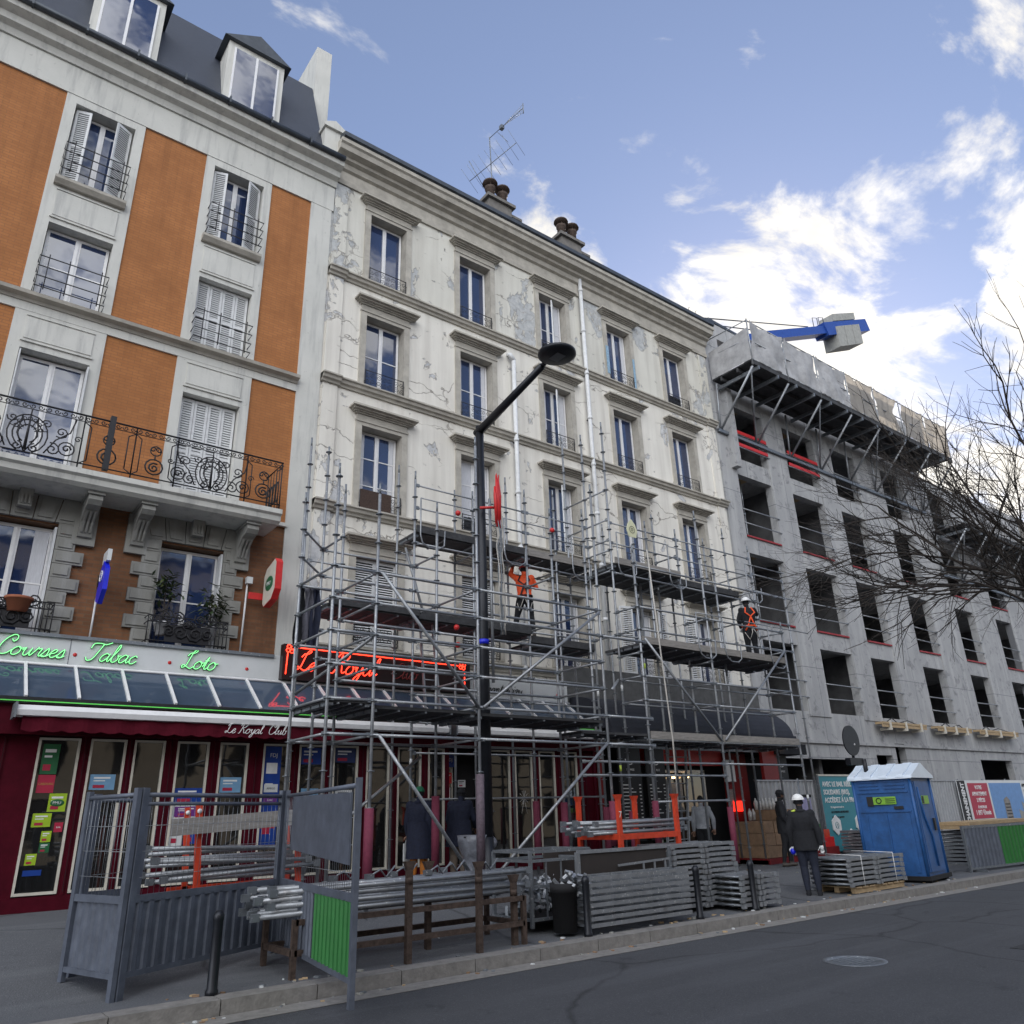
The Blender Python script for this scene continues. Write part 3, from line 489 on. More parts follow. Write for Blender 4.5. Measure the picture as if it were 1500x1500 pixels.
# balcony ironwork
r=MB(); yb=15.02; zb,zt=7.86,8.84
r.path([(X0,yb,zt),(5.47,yb,zt),(5.47,15.98,zt)],.02,IRON,6); r.path([(X0,yb,zb),(5.47,yb,zb),(5.47,15.98,zb)],.014,IRON,6); r.path([(X0,yb,zt-.13),(5.47,yb,zt-.13)],.009,IRON,6)
x=X0; k=0
while x<5.4:   # running scroll under the hand rail
    spiral(r,x+.07,yb,zt-.065,.055,1.2,math.pi*(k%2),IRON,.010,4,8,1 if k%2 else -1); x+=.13; k+=1
pan=[(-5.8,-3.9,1),(-3.9,-2.9,0),(-2.9,-1.1,1),(-1.1,-.1,0),(-.1,1.62,1),(1.62,2.52,0),(2.52,3.3,0),(3.3,4.7,1),(4.7,5.45,0)]
for a,e,big in pan:
    for q in (a,e): r.tube((q,yb,zb-.08),(q,yb,zt),.014,IRON,6)
    m0=(a+e)/2; h=zt-.14-zb; zc=zb+h*.5
    if big:
        for k_ in range(7): a_=math.pi*(k_+.5)/7; r.path([(m0+.1*math.cos(a_),yb,zb+.40+.1*math.sin(a_)),(m0+.30*math.cos(a_),yb,zb+.40+.34*math.sin(a_))],.009,IRON,4); circ(r,m0+.2*math.cos(a_),yb,zb+.42+.24*math.sin(a_),.035,IRON,.008,7)
        for sg in (-1,1):
            spiral(r,m0+sg*.27,yb,zb+.62,.09,1.3,3,IRON,.012,4,10,-sg); spiral(r,m0+sg*.8,yb,zb+.45,.07,1.3,0,IRON,.011,4,10,sg)
            for rr in (.30,.22,.14): r.path([(m0+sg*rr*math.sin(t)*1.05,yb,zb+.36+rr*1.25*math.cos(t)) for t in [math.pi*j/8 for j in range(8)]],.013,IRON,4)
            spiral(r,m0+sg*.13,yb,zb+.1,.09,1.4,1.5,IRON,.014,4,12,sg); spiral(r,m0+sg*.42,yb,zb+.16,.13,1.5,2,IRON,.014,4,14,-sg)
            spiral(r,m0+sg*.52,yb,zb+.52,.12,1.5,4,IRON,.013,4,12,sg); circ(r,m0+sg*.64,yb,zb+.22,.13,IRON,.013); spiral(r,m0+sg*.64,yb,zb+.22,.08,1.2,0,IRON,.017,4,8); r.path([(m0,yb,zb),(m0+sg*.16,yb,zb+.34),(m0+sg*.12,yb,zb+.7)],.012,IRON,4); r.path([(m0+sg*.3,yb,zb+.05),(m0+sg*.45,yb,zb+.35),(m0+sg*.66,yb,zb+.55),(m0+sg*.72,yb,zt-.14)],.013,IRON,4)
        r.path([(m0,yb,zb+.05),(m0,yb,zt-.14)],[.03,.012],IRON,5)
    else:
        for sg in (-1,1): r.tube((m0+sg*(e-a)*.36,yb,zb+.08),(m0+sg*(e-a)*.36,yb,zt-.22),.011,IRON,4); r.tube((m0+sg*(e-a)*.36,yb,zb+.08),(m0+sg*(e-a)*.49,yb,zb),.011,IRON,4); r.tube((m0+sg*(e-a)*.36,yb,zt-.22),(m0+sg*(e-a)*.49,yb,zt-.14),.011,IRON,4)
        circ(r,m0,yb,zb+.24,.16,IRON,.016); spiral(r,m0,yb,zb+.22,.11,1.5,1,IRON,.019,4,12); circ(r,m0,yb,zb+.58,.10,IRON,.013); spiral(r,m0-.05,yb,zb+.6,.06,1.2,0,IRON,.013); spiral(r,m0+.05,yb,zb+.6,.06,1.2,3,IRON,.013,flip=-1)
        r.path([(m0,yb,zb+.38),(m0,yb,zb+.5)],.014,IRON,5)
for i in range(5):  # return side
    y=15.2+i*.17; r.tube((5.47,y,zb),(5.47,y,zt),.009,IRON,4); r.path([(5.47,y+.08+.07*math.cos(t),zb+.4+.25*math.sin(t)) for t in [math.pi*j/5 for j in range(11)]],.013,IRON,4)
r.box(2.03,2.13,yb-.06,yb+.06,zb-.03,zt+.1,IRON)
r.build('iron_railing',bal)
def low_rail(c):
    r=MB(); a,e=c[0]-.12,c[1]+.14; y=15.62; z0,z1=4.80,5.36
    for z in (z0,z0+.08,z1-.12,z1): r.path([(a,15.98,z),(a,y,z),(e,y,z),(e,15.98,z)],.013,IRON,6,False)
    n=20
    for i in range(n+1):
        x=a+(e-a)*i/n
        if i in(0,1,2,3,n-3,n-2,n-1,n): r.tube((x,y,z0),(x,y,z1),.010,IRON,4)
    for sg in (-1,1):
        m0=(a+e)/2
        for rr,ox,oz in ((.16,.14,.2),(.13,.36,.22),(.12,.2,.5),(.14,.42,.52),(.09,.05,.38)): spiral(r,m0+sg*ox,y,z0+.06+oz,rr,1.7,rr*20,IRON,.015,4,12,sg); 
        for k in range(5): circ(r,m0+sg*(.08+k*.15),y,z1-.06,.045,IRON,.008,8)
    r.box(m0-.42,m0+.42,y+.02,y+.03,z0+.08,z1-.14,IRON)
    return r.build('window_railing',B1)
for c in colsA[2:]: low_rail(c)
# ------------------------------------------------------------------ WHITE BUILDING
B2=tag(empty('apartment_building',(14.5,16,.4)),'cream five storey building with cracked peeling render and moulded window hoods','building')
cols=[8.31,11.30,14.40,17.44,20.33]; rowz=[(15.22,17.55),(11.98,14.15),(8.6,10.85),(5.28,7.40)]
H=[(c-.57,c+.57,a,e) for c in cols for a,e in rowz]
w=MB(); w.wall(6.55,22.35,3.0,19.0,16.0,.34,H,PLASTER,TRIM); w.box(6.56,22.34,16.36,16.42,0,19.2,DARK); w.quad((6.56,16,19.2),(22.34,16,19.2),(22.34,26,19.2),(6.56,26,19.2),ZINC)
w.build('rendered_wall',B2)
for a,e in ((6.62,7.02),(21.85,22.25)):
    s=MB()
    for z0,z1 in ((15.23,18.1),(11.98,15.0),(8.6,11.76),(5.2,8.38)): s.box(a,e,15.955,16.0,z0,z1,PLASTER)
    s.build('pilaster',B2)
s=MB()
for z in (15.12,11.87,8.49,5.12):
    s.prof(6.57,22.33,[(16,z-.12),(15.95,z-.12),(15.93,z-.06),(15.87,z-.04),(15.85,z+.03),(15.80,z+.05),(15.80,z+.09),(16,z+.11)],TRIM)
    for a,e in ((6.57,7.06),(21.8,22.33)): s.prof(a,e,[(15.96,z-.115),(15.9,z-.115),(15.88,z-.055),(15.82,z-.035),(15.80,z+.035),(15.75,z+.055),(15.75,z+.093),(15.97,z+.113)],TRIM)
s.build('string_course',B2)
s=MB(); s.prof(6.5,22.4,[(16,18.15),(15.94,18.15),(15.92,18.28),(15.96,18.32),(15.96,18.62),(15.88,18.66),(15.84,18.8),(15.72,18.84),(15.70,18.92),(15.52,18.96),(15.48,19.1),(15.42,19.14),(15.42,19.26),(16.2,19.34)],TRIM)
s.build('cornice',B2)
s=MB(); s.prof(6.55,22.36,[(15.42,19.27),(15.36,19.30),(15.36,19.44),(15.50,19.50),(16.6,19.72),(22,20.1),(22,19.4),(16.2,19.28)],ZINC); s.build('roof_edge',B2)
rng=random.Random(3)
def scroll_rail(parent,c,z,wide=.56,m=IRON):
    r=MB(); y=15.93; h=.46
    for zz_ in (z+.02,z+h): r.tube((c-wide,y,zz_),(c+wide,y,zz_),.012,m,6)
    for i in range(-3,4):
        x=c+i*wide/3.3; 
        spiral(r,x,y,z+.15,.085,1.4,i,m,.008,4,9,1 if i%2 else -1); spiral(r,x,y,z+.33,.085,1.4,i+3,m,.008,4,9,-1 if i%2 else 1)
    for q in (-wide,wide): r.tube((c+q,y,z),(c+q,y,z+h+.02),.013,m,6)
    return r.build('window_railing',parent)
for ri,(z0,z1) in enumerate(rowz):
    for ci,c in enumerate(cols):
        s=MB(); a,e=c-.74,c+.74     # surround and hood
        zb_=z0-.0; s.wall(a,e,z0-.02,z1+.17,15.955,.044,[(c-.57,c+.57,z0-.02,z1)],TRIM)
        s.quad((a,15.955,z0),(a,16,z0),(a,16,z1+.17),(a,15.955,z1+.17),TRIM); s.quad((e,15.955,z0),(e,16,z0),(e,16,z1+.17),(e,15.955,z1+.17),TRIM)
        z=z1+.15; wd=[.76,.80,.84,.80,.93,.93]
        s.box(c-.755,c+.755,15.93,15.999,z1+.10,z1+.15,TRIM); s.box(c-.72,c+.72,15.945,15.999,z1+.15,z1+.30,TRIM)
        s.box(c-.77,c+.77,15.90,15.999,z1+.30,z1+.335,TRIM); s.box(c-.82,c+.82,15.85,15.999,z1+.335,z1+.37,TRIM); s.box(c-.87,c+.87,15.78,15.999,z1+.37,z1+.41,TRIM); s.box(c-.93,c+.93,15.70,15.999,z1+.41,z1+.46,TRIM)
        s.box(c-.72,c-.60,15.94,15.956,z0,z0+.42,TRIM); s.box(c+.60,c+.72,15.94,15.956,z0,z0+.42,TRIM)
        s.build('window_hood',B2)
        if ri==3:
            if ci<2: louvres(B2,c-.56,c+.56,z0+.02,z1-.02,16.1,2)
            elif ci==2: casement(B2,c-.55,c+.55,z0+.03,z1-.02,16.26,1,curtain=1)
            else:
                casement(B2,c-.55,c+.55,z0+.03,z1-.02,16.26,0,curtain=1); louvres(B2,c-.56-.5,c-.57,z0+.02,z1-.05,15.9,1,ang=R(-12),hinge='r'); louvres(B2,c+.57,c+1.07,z0+.02,z1-.05,15.9,1,ang=R(12),hinge='l')
        else:
            bars=[0,1,2][ri] if ci<2 else (0 if ci in(3,4) else 1)
            f=casement(B2,c-.55,c+.55,z0+.03,z1-.02,16.24,bars,curtain=rng.choice([0,0,1,.6]) if ci!=1 or ri!=2 else 2)
            if ci==2:
                q=MB(); q.box(c-.02,c+.20,15.98,16.02,z0+.05,z1-.05,SHUT); q.v=[(c+(vx-c)*math.cos(R(40))-(vy-16)*math.sin(R(40)),16+(vx-c)*math.sin(R(40))+(vy-16)*math.cos(R(40)),vz) for vx,vy,vz in q.v]; q.build('open_sash',B2)
        if ri==2 and ci==0:
            q=MB(); q.box(c-.56,c+.28,15.90,15.92,z0+.02,z0+.5,mat('brown_screen',(.05,.028,.02),.8,0,.5,30,.5,60)); lab(q.build('window_screen',B2),'dark brown woven screen on window railing'); scroll_rail(B2,c,z0+.02)
        elif ri==0 and ci in(2,4) or (ri==2 and ci==1): scroll_rail(B2,c,z0+.02); q=MB(); q.box(c-.5,c+.1,15.945,15.955,z0+.02,z0+.42,IRON); q.build('window_screen',B2)
        else: scroll_rail(B2,c,z0+.02)
q=MB(); q.box(16.74,16.86,15.925,15.94,15.5,16.6,mat('flaking_blue',(.25,.38,.50),.8,0,.3,14)); q.box(18.03,18.12,15.925,15.94,15.3,16.5,MATS['flaking_blue']); q.build('blue_paint_strip',B2)
for x,zt_,zb_ in ((15.65,18.9,4.6),(12.6,14.5,4.6)):
    s=MB(); s.tube((x,15.86,zb_),(x,15.86,zt_),.065,SHUT,10)
    z=zb_+.5
    while z<zt_: s.tube((x,15.86,z),(x,15.86,z+.09),.082,SHUT,10); s.box(x-.02,x+.02,15.86,16,z,z+.03,IRON); z+=1.65
    if x<13: s.path([(x,15.86,14.45),(x-.12,15.88,14.62),(x-.1,15.99,14.66)],.075,SHUT,8)
    s.build('downpipe',B2)
for cx0 in (12.55,15.75):   # chimney stacks
    s=MB(); s.box(cx0-.35,cx0+.6,16.35,18.4,19.4,20.95,mat('chimney_render',(.16,.15,.14),.9,0,.25,4,.3,12)); s.box(cx0-.46,cx0+.71,16.25,18.5,20.95,21.07,MATS['chimney_render']); s.box(cx0+.6,cx0+1.0,16.5,18.0,19.4,20.7,MATS['chimney_render']); s.box(cx0+.55,cx0+1.1,16.42,18.1,20.7,20.8,MATS['chimney_render']); ch=s.build('chimney',B2)
    for k in range(4):
        q=MB(); yy=16.55+(k//2)*1.2; xx=cx0-.15+.52*(k%2); q.lathe((xx,yy,21.07),[(.17,0),(.15,.42),(.19,.46),(.19,.54),(.06,.56)],RUST,12)
        for a in range(3): q.tube((xx+.12*math.cos(a*2.1),yy+.12*math.sin(a*2.1),21.6),(xx+.15*math.cos(a*2.1),yy+.15*math.sin(a*2.1),21.78),.012,RUST,5)
        q.lathe((xx,yy,21.76),[(.27,0),(.25,.07),(.03,.10)],RUST,14); q.build('chimney_pot',ch)
an=tag(empty('tv_antenna',(13.35,17.6,21.1)),'thin metal television aerial with two yagi arrays on the first chimney','antenna')
s=MB(); s.tube((13.35,17.6,20.6),(13.22,17.6,25.35),.022,GALVD,6); s.build('mast',an)
s=MB(); s.tube((13.05,18.7,24.0),(13.45,16.3,24.1),.014,GALVD,5)
for i in range(9):
    t=i/8; p=Vector((13.05+.4*t,18.7-2.4*t,24.0+.1*t)); s.tube(p+Vector((.42,.06,-.3)),p+Vector((-.42,-.06,.3)),.007,GALVD,4)
s.tube((12.75,18.3,24.5),(13.5,18.3,23.5),.014,GALVD,5); s.build('lower_array',an)
s=MB(); s.tube((13.22,17.6,25.3),(13.5,15.9,25.45),.014,GALVD,5); s.box(13.26,13.4,16.9,17.05,25.27,25.43,GALVD)
for i in range(9): y=16.85-i*.11; dz=.04+.02*i; x=13.36+i*.016; s.path([(x-dz*.3,y,25.38-dz),(x+dz*.3,y,25.38+dz)],.009,GALVD,4)
for sg in(-1,1): s.tube((13.35,16.9,25.38),(13.5,15.9,25.42+sg*.2),.008,GALVD,4)
s.tube((13.5,15.9,25.18),(13.5,15.9,25.66),.02,GALVD,5); s.tube((13.3,17.2,25.3),(13.55,16.9,24.7),.010,GALVD,4); s.build('upper_array',an)
# ------------------------------------------------------------------ CONCRETE BUILDING
B3=tag(empty('unfinished_building',(33,16,.1)),'grey raw concrete building shell under construction with open window bays','building')
C3=[(23.34,25.48),(26.88,29.1),(30.45,32.38),(34.7,36.65),(39.2,41.2),(43.7,45.6),(48.2,50.1),(52.6,54.6),(57,59)]
fl=[(4.70,7.06),(7.73,10.25),(10.9,13.4),(14.1,16.4)]
H=[(a,e,z0,z1) for a,e in C3 for z0,z1 in fl]+[(29.5,30.7,2.0,3.3),(31.0,31.75,2.0,3.75),(38.2,41.4,1.6,3.25),(23.2,28.6,.2,3.1),(45,48,1.6,3.3)]
w=MB(); w.wall(22.36,62,-.2,17.05,16.0,.28,H,CONC)
w.wall(22.36,38.8,17.05,20.1,16.0,.28,[(23.3,25.4,17.7,19.4),(26.9,29,17.7,19.4),(30.4,32.4,17.7,19.4),(34.7,36.6,17.7,19.4)],CONC); w.quad((22.36,16,-.2),(22.36,30,-.2),(22.36,30,20.1),(22.36,16,20.1),CONC); w.quad((38.8,16,17.05),(38.8,30,17.05),(38.8,30,20.1),(38.8,16,20.1),CONC); w.quad((22.36,16,20.1),(38.8,16,20.1),(38.8,16.3,20.1),(22.36,16.3,20.1),CONC)
w.build('concrete_frame',B3)
s=MB(); s.box(23.0,23.3,15.7,15.97,13.55,16.9,CONC)
for a,e in ((22.4,23.32),(25.5,26.86),(29.12,30.43),(32.4,34.68),(36.67,39.18),(41.22,43.68),(45.62,48.18),(50.12,52.58)): s.box(a+.0,e-.0,15.965,16.0,4.55,16.9,CONC)
s.box(22.4,62,15.93,16.0,3.62,3.72,CONC); s.build('pier',B3)
for z in (3.9,7.25,10.45,13.6,16.75):
    q=MB(); q.box(22.37,61.9,16.285,24,z,z+.22,CONC); q.build('floor_slab',B3)
CONI=mat('shaded_inner_concrete',(.15,.15,.155),.9,0,.3,2)  # darker than the outer concrete: interior dimness is put into the colour
q=MB(); q.box(22.5,61.9,21.5,21.7,0,16.7,CONI)
for x in (22.6,26.2,30.0,33.4,37.9,42.4,46.9,51.3): q.box(x,x+.2,16.3+ (1.8 if x>30 else .1),21.5,0,16.7,CONI)
q.box(22.37,38.7,23,23.2,16.9,20.0,CONI)
q.build('inner_wall',B3)
rr_=random.Random(11)
for fi,(z0,z1) in enumerate(fl):
    for ci,(a,e) in enumerate(C3[:7]):
        q=MB()
        for z in (z0+.5,z0+1.05): q.tube((a-.05,15.94,z),(e+.1,15.94,z+rr_.uniform(-.04,.04)),.024,GALV,6)
        q.build('guard_rail',B3)
        if fi in (1,2) : q=MB(); q.box(a+.02,e-.02,15.94,15.99,z0-.03,z0+.03,mat('dull_red',(.30,.02,.025),.6,0,.2,8)); q.build('red_toe_board',B3)
        if fi==3 and ci<2: q=MB(); q.box(a+.02,e-.02,15.9,15.93,z0+.52,z0+.66,RED); q.box(a+.02,e-.02,15.9,15.93,z0+1.05,z0+1.2,RED); q.build('red_guard_board',B3)
props=[(0,1),(0,2),(1,1),(1,2),(2,1),(2,2),(4,1),(5,1),(4,2),(5,2),(0,3),(1,3)]
wds=['first','second','third','fourth','fifth','sixth']; fls=['first','second','third','top']
p0=None
for ci,fi in props:
    a,e=C3[ci]; z0,z1=fl[fi]; x=a+(e-a)*.42; b=MB(); b.tube((x,16.55,z0-.2),(x,16.55,z0+1.2),.03,GALV,8); b.tube((x,16.55,z0+1.2),(x,16.55,z1+.14),.022,GALV,8); b.box(x-.07,x+.07,16.48,16.62,z0-.205,z0-.19,GALVD); b.box(x-.45,x+.4,16.35,16.75,z1+.14,z1+.2,PLY); b.tube((x,16.55,z0+1.15),(x,16.55,z0+1.27),.042,GALVD,8)
    tag(b.build('telescopic_prop'),f'steel telescopic prop in {wds[ci]} bay from left on {fls[fi]} open upper floor of concrete building','prop','steel props standing in the open bays')
for x0_,x1_,nm in ((29.7,33.1,'under third bay'),(34.1,37.1,'under fourth bay'),(37.95,41.9,'under fifth bay')):
    t=tag(empty('formwork_shelf',((x0_+x1_)/2,15.8,4.4)),f'pale timber board bolted to concrete wall {nm} of lowest open row','formwork','timber boards clamped along the concrete wall')
    b=MB(); b.box(x0_,x1_,15.6,15.92,4.42,4.50,PLY); b.box(x0_,x1_,15.62,15.66,4.30,4.42,PLY); b.build('board',t)
    for k in range(3):
        b=MB(); x=x0_+.5+(x1_-x0_-1)*k/2; b.box(x-.06,x+.06,15.58,15.99,4.2,4.30,CREAM); b.box(x-.05,x+.05,15.56,15.60,4.2,4.55,CREAM); b.build('bracket',t)
    b=MB(); b.path([(x0_+.6,15.8,4.5),(x0_+1.0,15.75,4.68),(x0_+1.5,15.8,4.5),(x0_+2.1,15.7,4.62),(x1_-.3,15.8,4.5)],.02,IRON,6); b.build('cable',t)
# edge platform with debris netting
def platform(x0_,x1_,z0_,zn,y0_,label,ends):
    t=tag(empty('edge_platform',(x0_,16,z0_)),label,'work platform','netted work platforms hung on the concrete building')
    b=MB(); b.box(x0_,x1_,y0_,15.9,z0_,z0_+.06,DECK)
    for y in (y0_+.02,y0_+.7,15.5): b.beam((x0_,y,z0_-.09),(x1_,y,z0_-.09),.08,.16,DECK)
    x=x0_+.3
    while x<x1_: b.beam((x,y0_-.05,z0_-.24),(x,15.9,z0_-.24),.07,.14,GALVD); x+=1.2
    b.build('deck',t)
    n=int((x1_-x0_)/2.05); w_=(x1_-x0_)/n
    for i in range(n+1):
        x=x0_+i*w_; b=MB(); b.tube((x,y0_,z0_-.2),(x,y0_-.02,z0_+zn+.05),.03,GALV,6); b.tube((x,y0_+.02,z0_-.25),(x+.1,15.95,z0_-2.15),.045,GALV,8); b.tube((x,15.75,z0_-.2),(x+.1,15.93,z0_-2.15),.04,GALV,8)
        if i%2==0: b.tube((x,y0_+.1,z0_-.25),(min(x+w_,x1_),15.9,z0_-2.1),.03,GALV,6)
        b.build('bracket',t)
    b=MB()
    for z in (z0_+.05,z0_+zn*.5,z0_+zn): b.tube((x0_,y0_,z),(x1_,y0_,z),.024,GALV,6)
    for z in (z0_+.1,z0_+zn*.55,z0_+zn): b.tube((x0_,y0_,z),(x0_,15.9,z+.1),.022,GALV,6)
    b.build('guard_rail',t)
    rn=random.Random(5)
    for i in range(n):
        xa=x0_+i*w_+.06; xb=x0_+(i+1)*w_-.06; b=MB(); nx,nzz=14,12; vs=[]
        torn=(i==4)
        for k in range(nzz+1):
            for j in range(nx+1):
                u=j/nx; v=k/nzz; sag=.06*math.sin(v*math.pi)*math.sin(u*math.pi*2+i)+.16*noise.noise(Vector((u*6+v*2.5+i*3,v*2,i)))
                top=zn*v-(.12*math.sin(math.pi*u)*v*rn.uniform(.9,1.1))
                xx=xa+(xb-xa)*u
                if torn: xx=xa+(xb-xa)*u*(1-.35*math.sin(v*math.pi))
                vs.append((xx,y0_-.035+sag,z0_+.04+top))
        m=nx+1; b.add(vs,[(k*m+j,k*m+j+1,(k+1)*m+j+1,(k+1)*m+j) for k in range(nzz) for j in range(nx)],NETG if i<3 else NET,True); b.build('debris_net',t)
    if ends:
        b=MB(); vs=[]
        for k in range(9):
            for j in range(13):
                u=j/12; v=k/8; vs.append((x0_-.03+.05*noise.noise(Vector((u*4,v*3,7))),y0_+(15.9-y0_)*u,z0_+.05+zn*.78*v*(1-.12*u)))
        b.add(vs,[(k*13+j,k*13+j+1,(k+1)*13+j+1,(k+1)*13+j) for k in range(8) for j in range(12)],NETG,True); b.build('debris_net',t)
    b=MB()
    for z in (z0_-2.15,): b.beam((x0_-.1,15.9,z),(x1_+.2,15.9,z),.10,.12,GALVD)
    b.build('wall_beam',t)
platform(22.5,38.2,17.1,1.75,14.05,'long netted steel work platform cantilevered from the upper concrete storey','l')
platform(38.6,58,13.95,1.6,14.3,'lower netted work platform at the right behind the bare tree',None)
s=MB(); s.box(23.6,24.0,17.5,21,19.5,21.3,CONC); s.box(25.2,34,19,19.3,20,21,CONC)
for i in range(7): s.path([(23.65+i*.14,17.6,21.3),(23.62+i*.15,17.6,21.75+.2*(i%3)),(23.7+i*.15,17.6,21.8+.2*(i%3))],.012,RUST,4)
s.beam((24.3,17,21.35),(27.2,17.2,21.5),.12,.12,ZINC); s.build('stair_core',B3)
# ------------------------------------------------------------------ crane counter jib
cr=tag(empty('tower_crane',(84,45,0)),'blue tower crane counter jib with concrete ballast blocks above the building','crane')
def ofs(px,py,pz): return Vector((px,py,pz))
A_=Vector((66,40,49.2)); B_=Vector((90.9,40,60.4))
b=MB(); dirv=(B_-A_).normalized(); b.beam(A_,A_+dirv*16,1.3,1.0,BLUEC); b.beam(A_+dirv*15,B_,1.7,1.7,BLUEC); b.beam(A_-dirv*60,A_,1.1,.8,BLUEC); b.build('counter_jib',cr)
b=MB(); 
for k in range(3): p=A_+dirv*(18.6+k*2.3); b.obox(p+Vector((0,0,-1.3)),dirv*1.08,Vector((0,1.0,0)),Vector((0,0,1.45)),BLOCK)
b.build('ballast',cr)
b=MB(); p=A_+dirv*20.5; b.obox(p+Vector((0,0,1.5)),dirv*3.2,Vector((0,.9,0)),Vector((0,0,.5)),BLOCK); b.build('winch_housing',cr)
b=MB(); top=Vector((50.5,40,45.9)); b.tube(top,A_+dirv*12+Vector((0,0,.9)),.07,ZINC,5); b.tube(top-Vector((0,0,.5)),A_+dirv*3+Vector((0,0,.6)),.07,ZINC,5)
for k in (13.6,15.2):
    p=A_+dirv*k+Vector((0,0,.6)); b.path([p,p+Vector((0,0,1.5)),p+Vector((1.1,0,1.9)),p+Vector((1.1,0,.4))],.05,ZINC,4)
b.build('tie_rods',cr)
b=MB(); base=A_-dirv*38; 
for dx in(-1,1):
    for dy in(-1,1): b.tube((base.x+dx,base.y+dy,0),(base.x+dx,base.y+dy,base.z),.12,BLUEC,5)
b.tube(base,base+Vector((0,0,2)),.3,BLUEC,6); b.build('mast',cr)
# ------------------------------------------------------------------ CAFE FRONT
CF=tag(empty('cafe_front',(6.4,15,.5)),'burgundy cafe frontage with cream framed panes, sloping glass roof and script fascia','shopfront')
XL=-6; XR=13.75; yf=14.8
b=MB(); b.box(XL,XR,15.55,15.75,4.2,4.80,SIGNW); b.box(XL,5.8,15.50,15.78,4.74,4.80,GALVD); b.box(2.10,2.115,15.545,15.552,4.26,4.74,GALVD)
b.box(XL,XR,15.75,16.0,3.4,4.6,DARK); b.build('fascia',CF)
b=MB(); b.box(5.93,10.55,15.38,15.54,4.30,5.02,mat('dark_sign_panel',(.018,.008,.010),.4)); b.build('sign_panel',CF)
b=MB(); b.add([(XL,15.5,4.24),(XR,15.5,4.24),(XR,14.55,3.56),(XL,14.55,3.56)],[(0,1,2,3)],ROOFG); b.build('glass_roof',CF)
b=MB(); gx=1.50-.76*9
b.tube((XL,15.49,4.255),(XR,15.49,4.255),.028,WHITE,6)
while gx<XR: b.beam((gx,15.5,4.262),(gx,14.53,3.575),.045,.04,WHITE); gx+=.757
b.box(XL,XR,14.47,14.56,3.46,3.56,IRON); b.build('glazing_bars',CF)
b=MB(); b.box(XL,XR,14.44,14.466,3.485,3.50,GREENL); b.build('light_strip',CF)
b=MB(); b.box(XL,XR,14.56,15.0,3.0,3.46,BURG); b.box(XL,XR,14.75,15.1,.42,.66,BURG); b.box(XL,XR,15.6,15.62,.4,3.3,DARK); b.box(XR-.02,XR+.05,14.7,16,.3,3.5,BURG); b.build('front_panel',CF)
panes=[(1.80,2.40),(2.55,3.10),(3.22,3.72),(3.92,4.47),(4.66,5.18),(5.46,6.0),(6.16,6.7),(6.86,7.4),(7.59,8.11),(8.3,8.86),(9.03,9.44),(10.63,11.2),(11.34,11.85),(12.05,12.54),(12.76,13.24)]
panes=[(-5.6+.74*i,-5.05+.74*i) for i in range(9)]+panes
allx=sorted(panes)
b=MB(); prev=XL
for a,e in allx+[(XR,XR)]:
    if a-prev>.02 and not (prev>9.4 and a<10.7):
        b.box(prev,a,yf-.03,yf+.2,.66,3.0,BURG); m0=(prev+a)/2; b.box(m0-.02,m0+.02,yf-.055,yf-.031,.66,3.0,BURG); b.box(m0-.003,m0+.003,yf-.06,yf-.056,.7,2.98,DARK)
    prev=e
b.box(9.44,9.56,yf-.03,yf+.2,.5,3.0,BURG); b.box(10.5,10.63,yf-.03,yf+.2,.5,3.0,BURG); b.build('mullions',CF)
for i,(a,e) in enumerate(allx):
    b=MB(); t=.035
    b.box(a,e,yf-.045,yf+.02,2.94,2.975,CREAM); b.box(a,e,yf-.045,yf+.02,.68,.72,CREAM); b.box(a,a+t,yf-.044,yf+.019,.72,2.94,CREAM); b.box(e-t,e,yf-.044,yf+.019,.72,2.94,CREAM); f=b.build('shop_window',CF)
    g=MB(); g.box(a+t,e-t,yf,yf+.01,.72,2.94,SHOPG); g.build('pane',f)
b=MB(); b.box(9.6,10.5,15.2,15.25,.5,3.0,DARK); b.box(9.62,9.9,15.15,15.2,.5,2.95,CREAM); b.box(9.66,9.86,15.14,15.149,.6,2.9,SHOPG); b.build('doorway',CF)
for a,e,n_ in ((1.35,9.15,0),(9.35,13.6,1)):
    b=MB(); b.prof(a,e,[(14.5,3.26),(14.28,3.22),(14.14,3.24),(14.12,3.32),(14.2,3.40),(14.5,3.42)],WHITE); b.box(a-.03,a,14.1,14.5,3.2,3.43,GALVD); b.box(e,e+.03,14.1,14.5,3.2,3.43,GALVD); aw=b.build('awning',CF)
    if n_==0:
        b=MB(); x=a+.1; k=int((7.0-x)/.07); vs=[]
        for j in range(k+1):
            xx=x+j*.07; d_=.03*abs(math.sin(j*.07*math.pi/.28)); yy=14.18+.015*math.sin(j*.9); vs+=[(xx,yy+.02,3.24),(xx,yy,3.0-d_+.03)]
        b.add(vs,[(2*j,2*j+2,2*j+3,2*j+1) for j in range(k)],BURGA); b.build('valance',aw)
        b=MB(); script(b,'Le ',4.52,14.14,3.08,.075,.006,TXTW); script(b,'Royal ',4.74,14.14,3.08,.075,.006,TXTW); script(b,'Club',5.28,14.14,3.08,.075,.006,TXTW); b.build('script_lettering',aw)
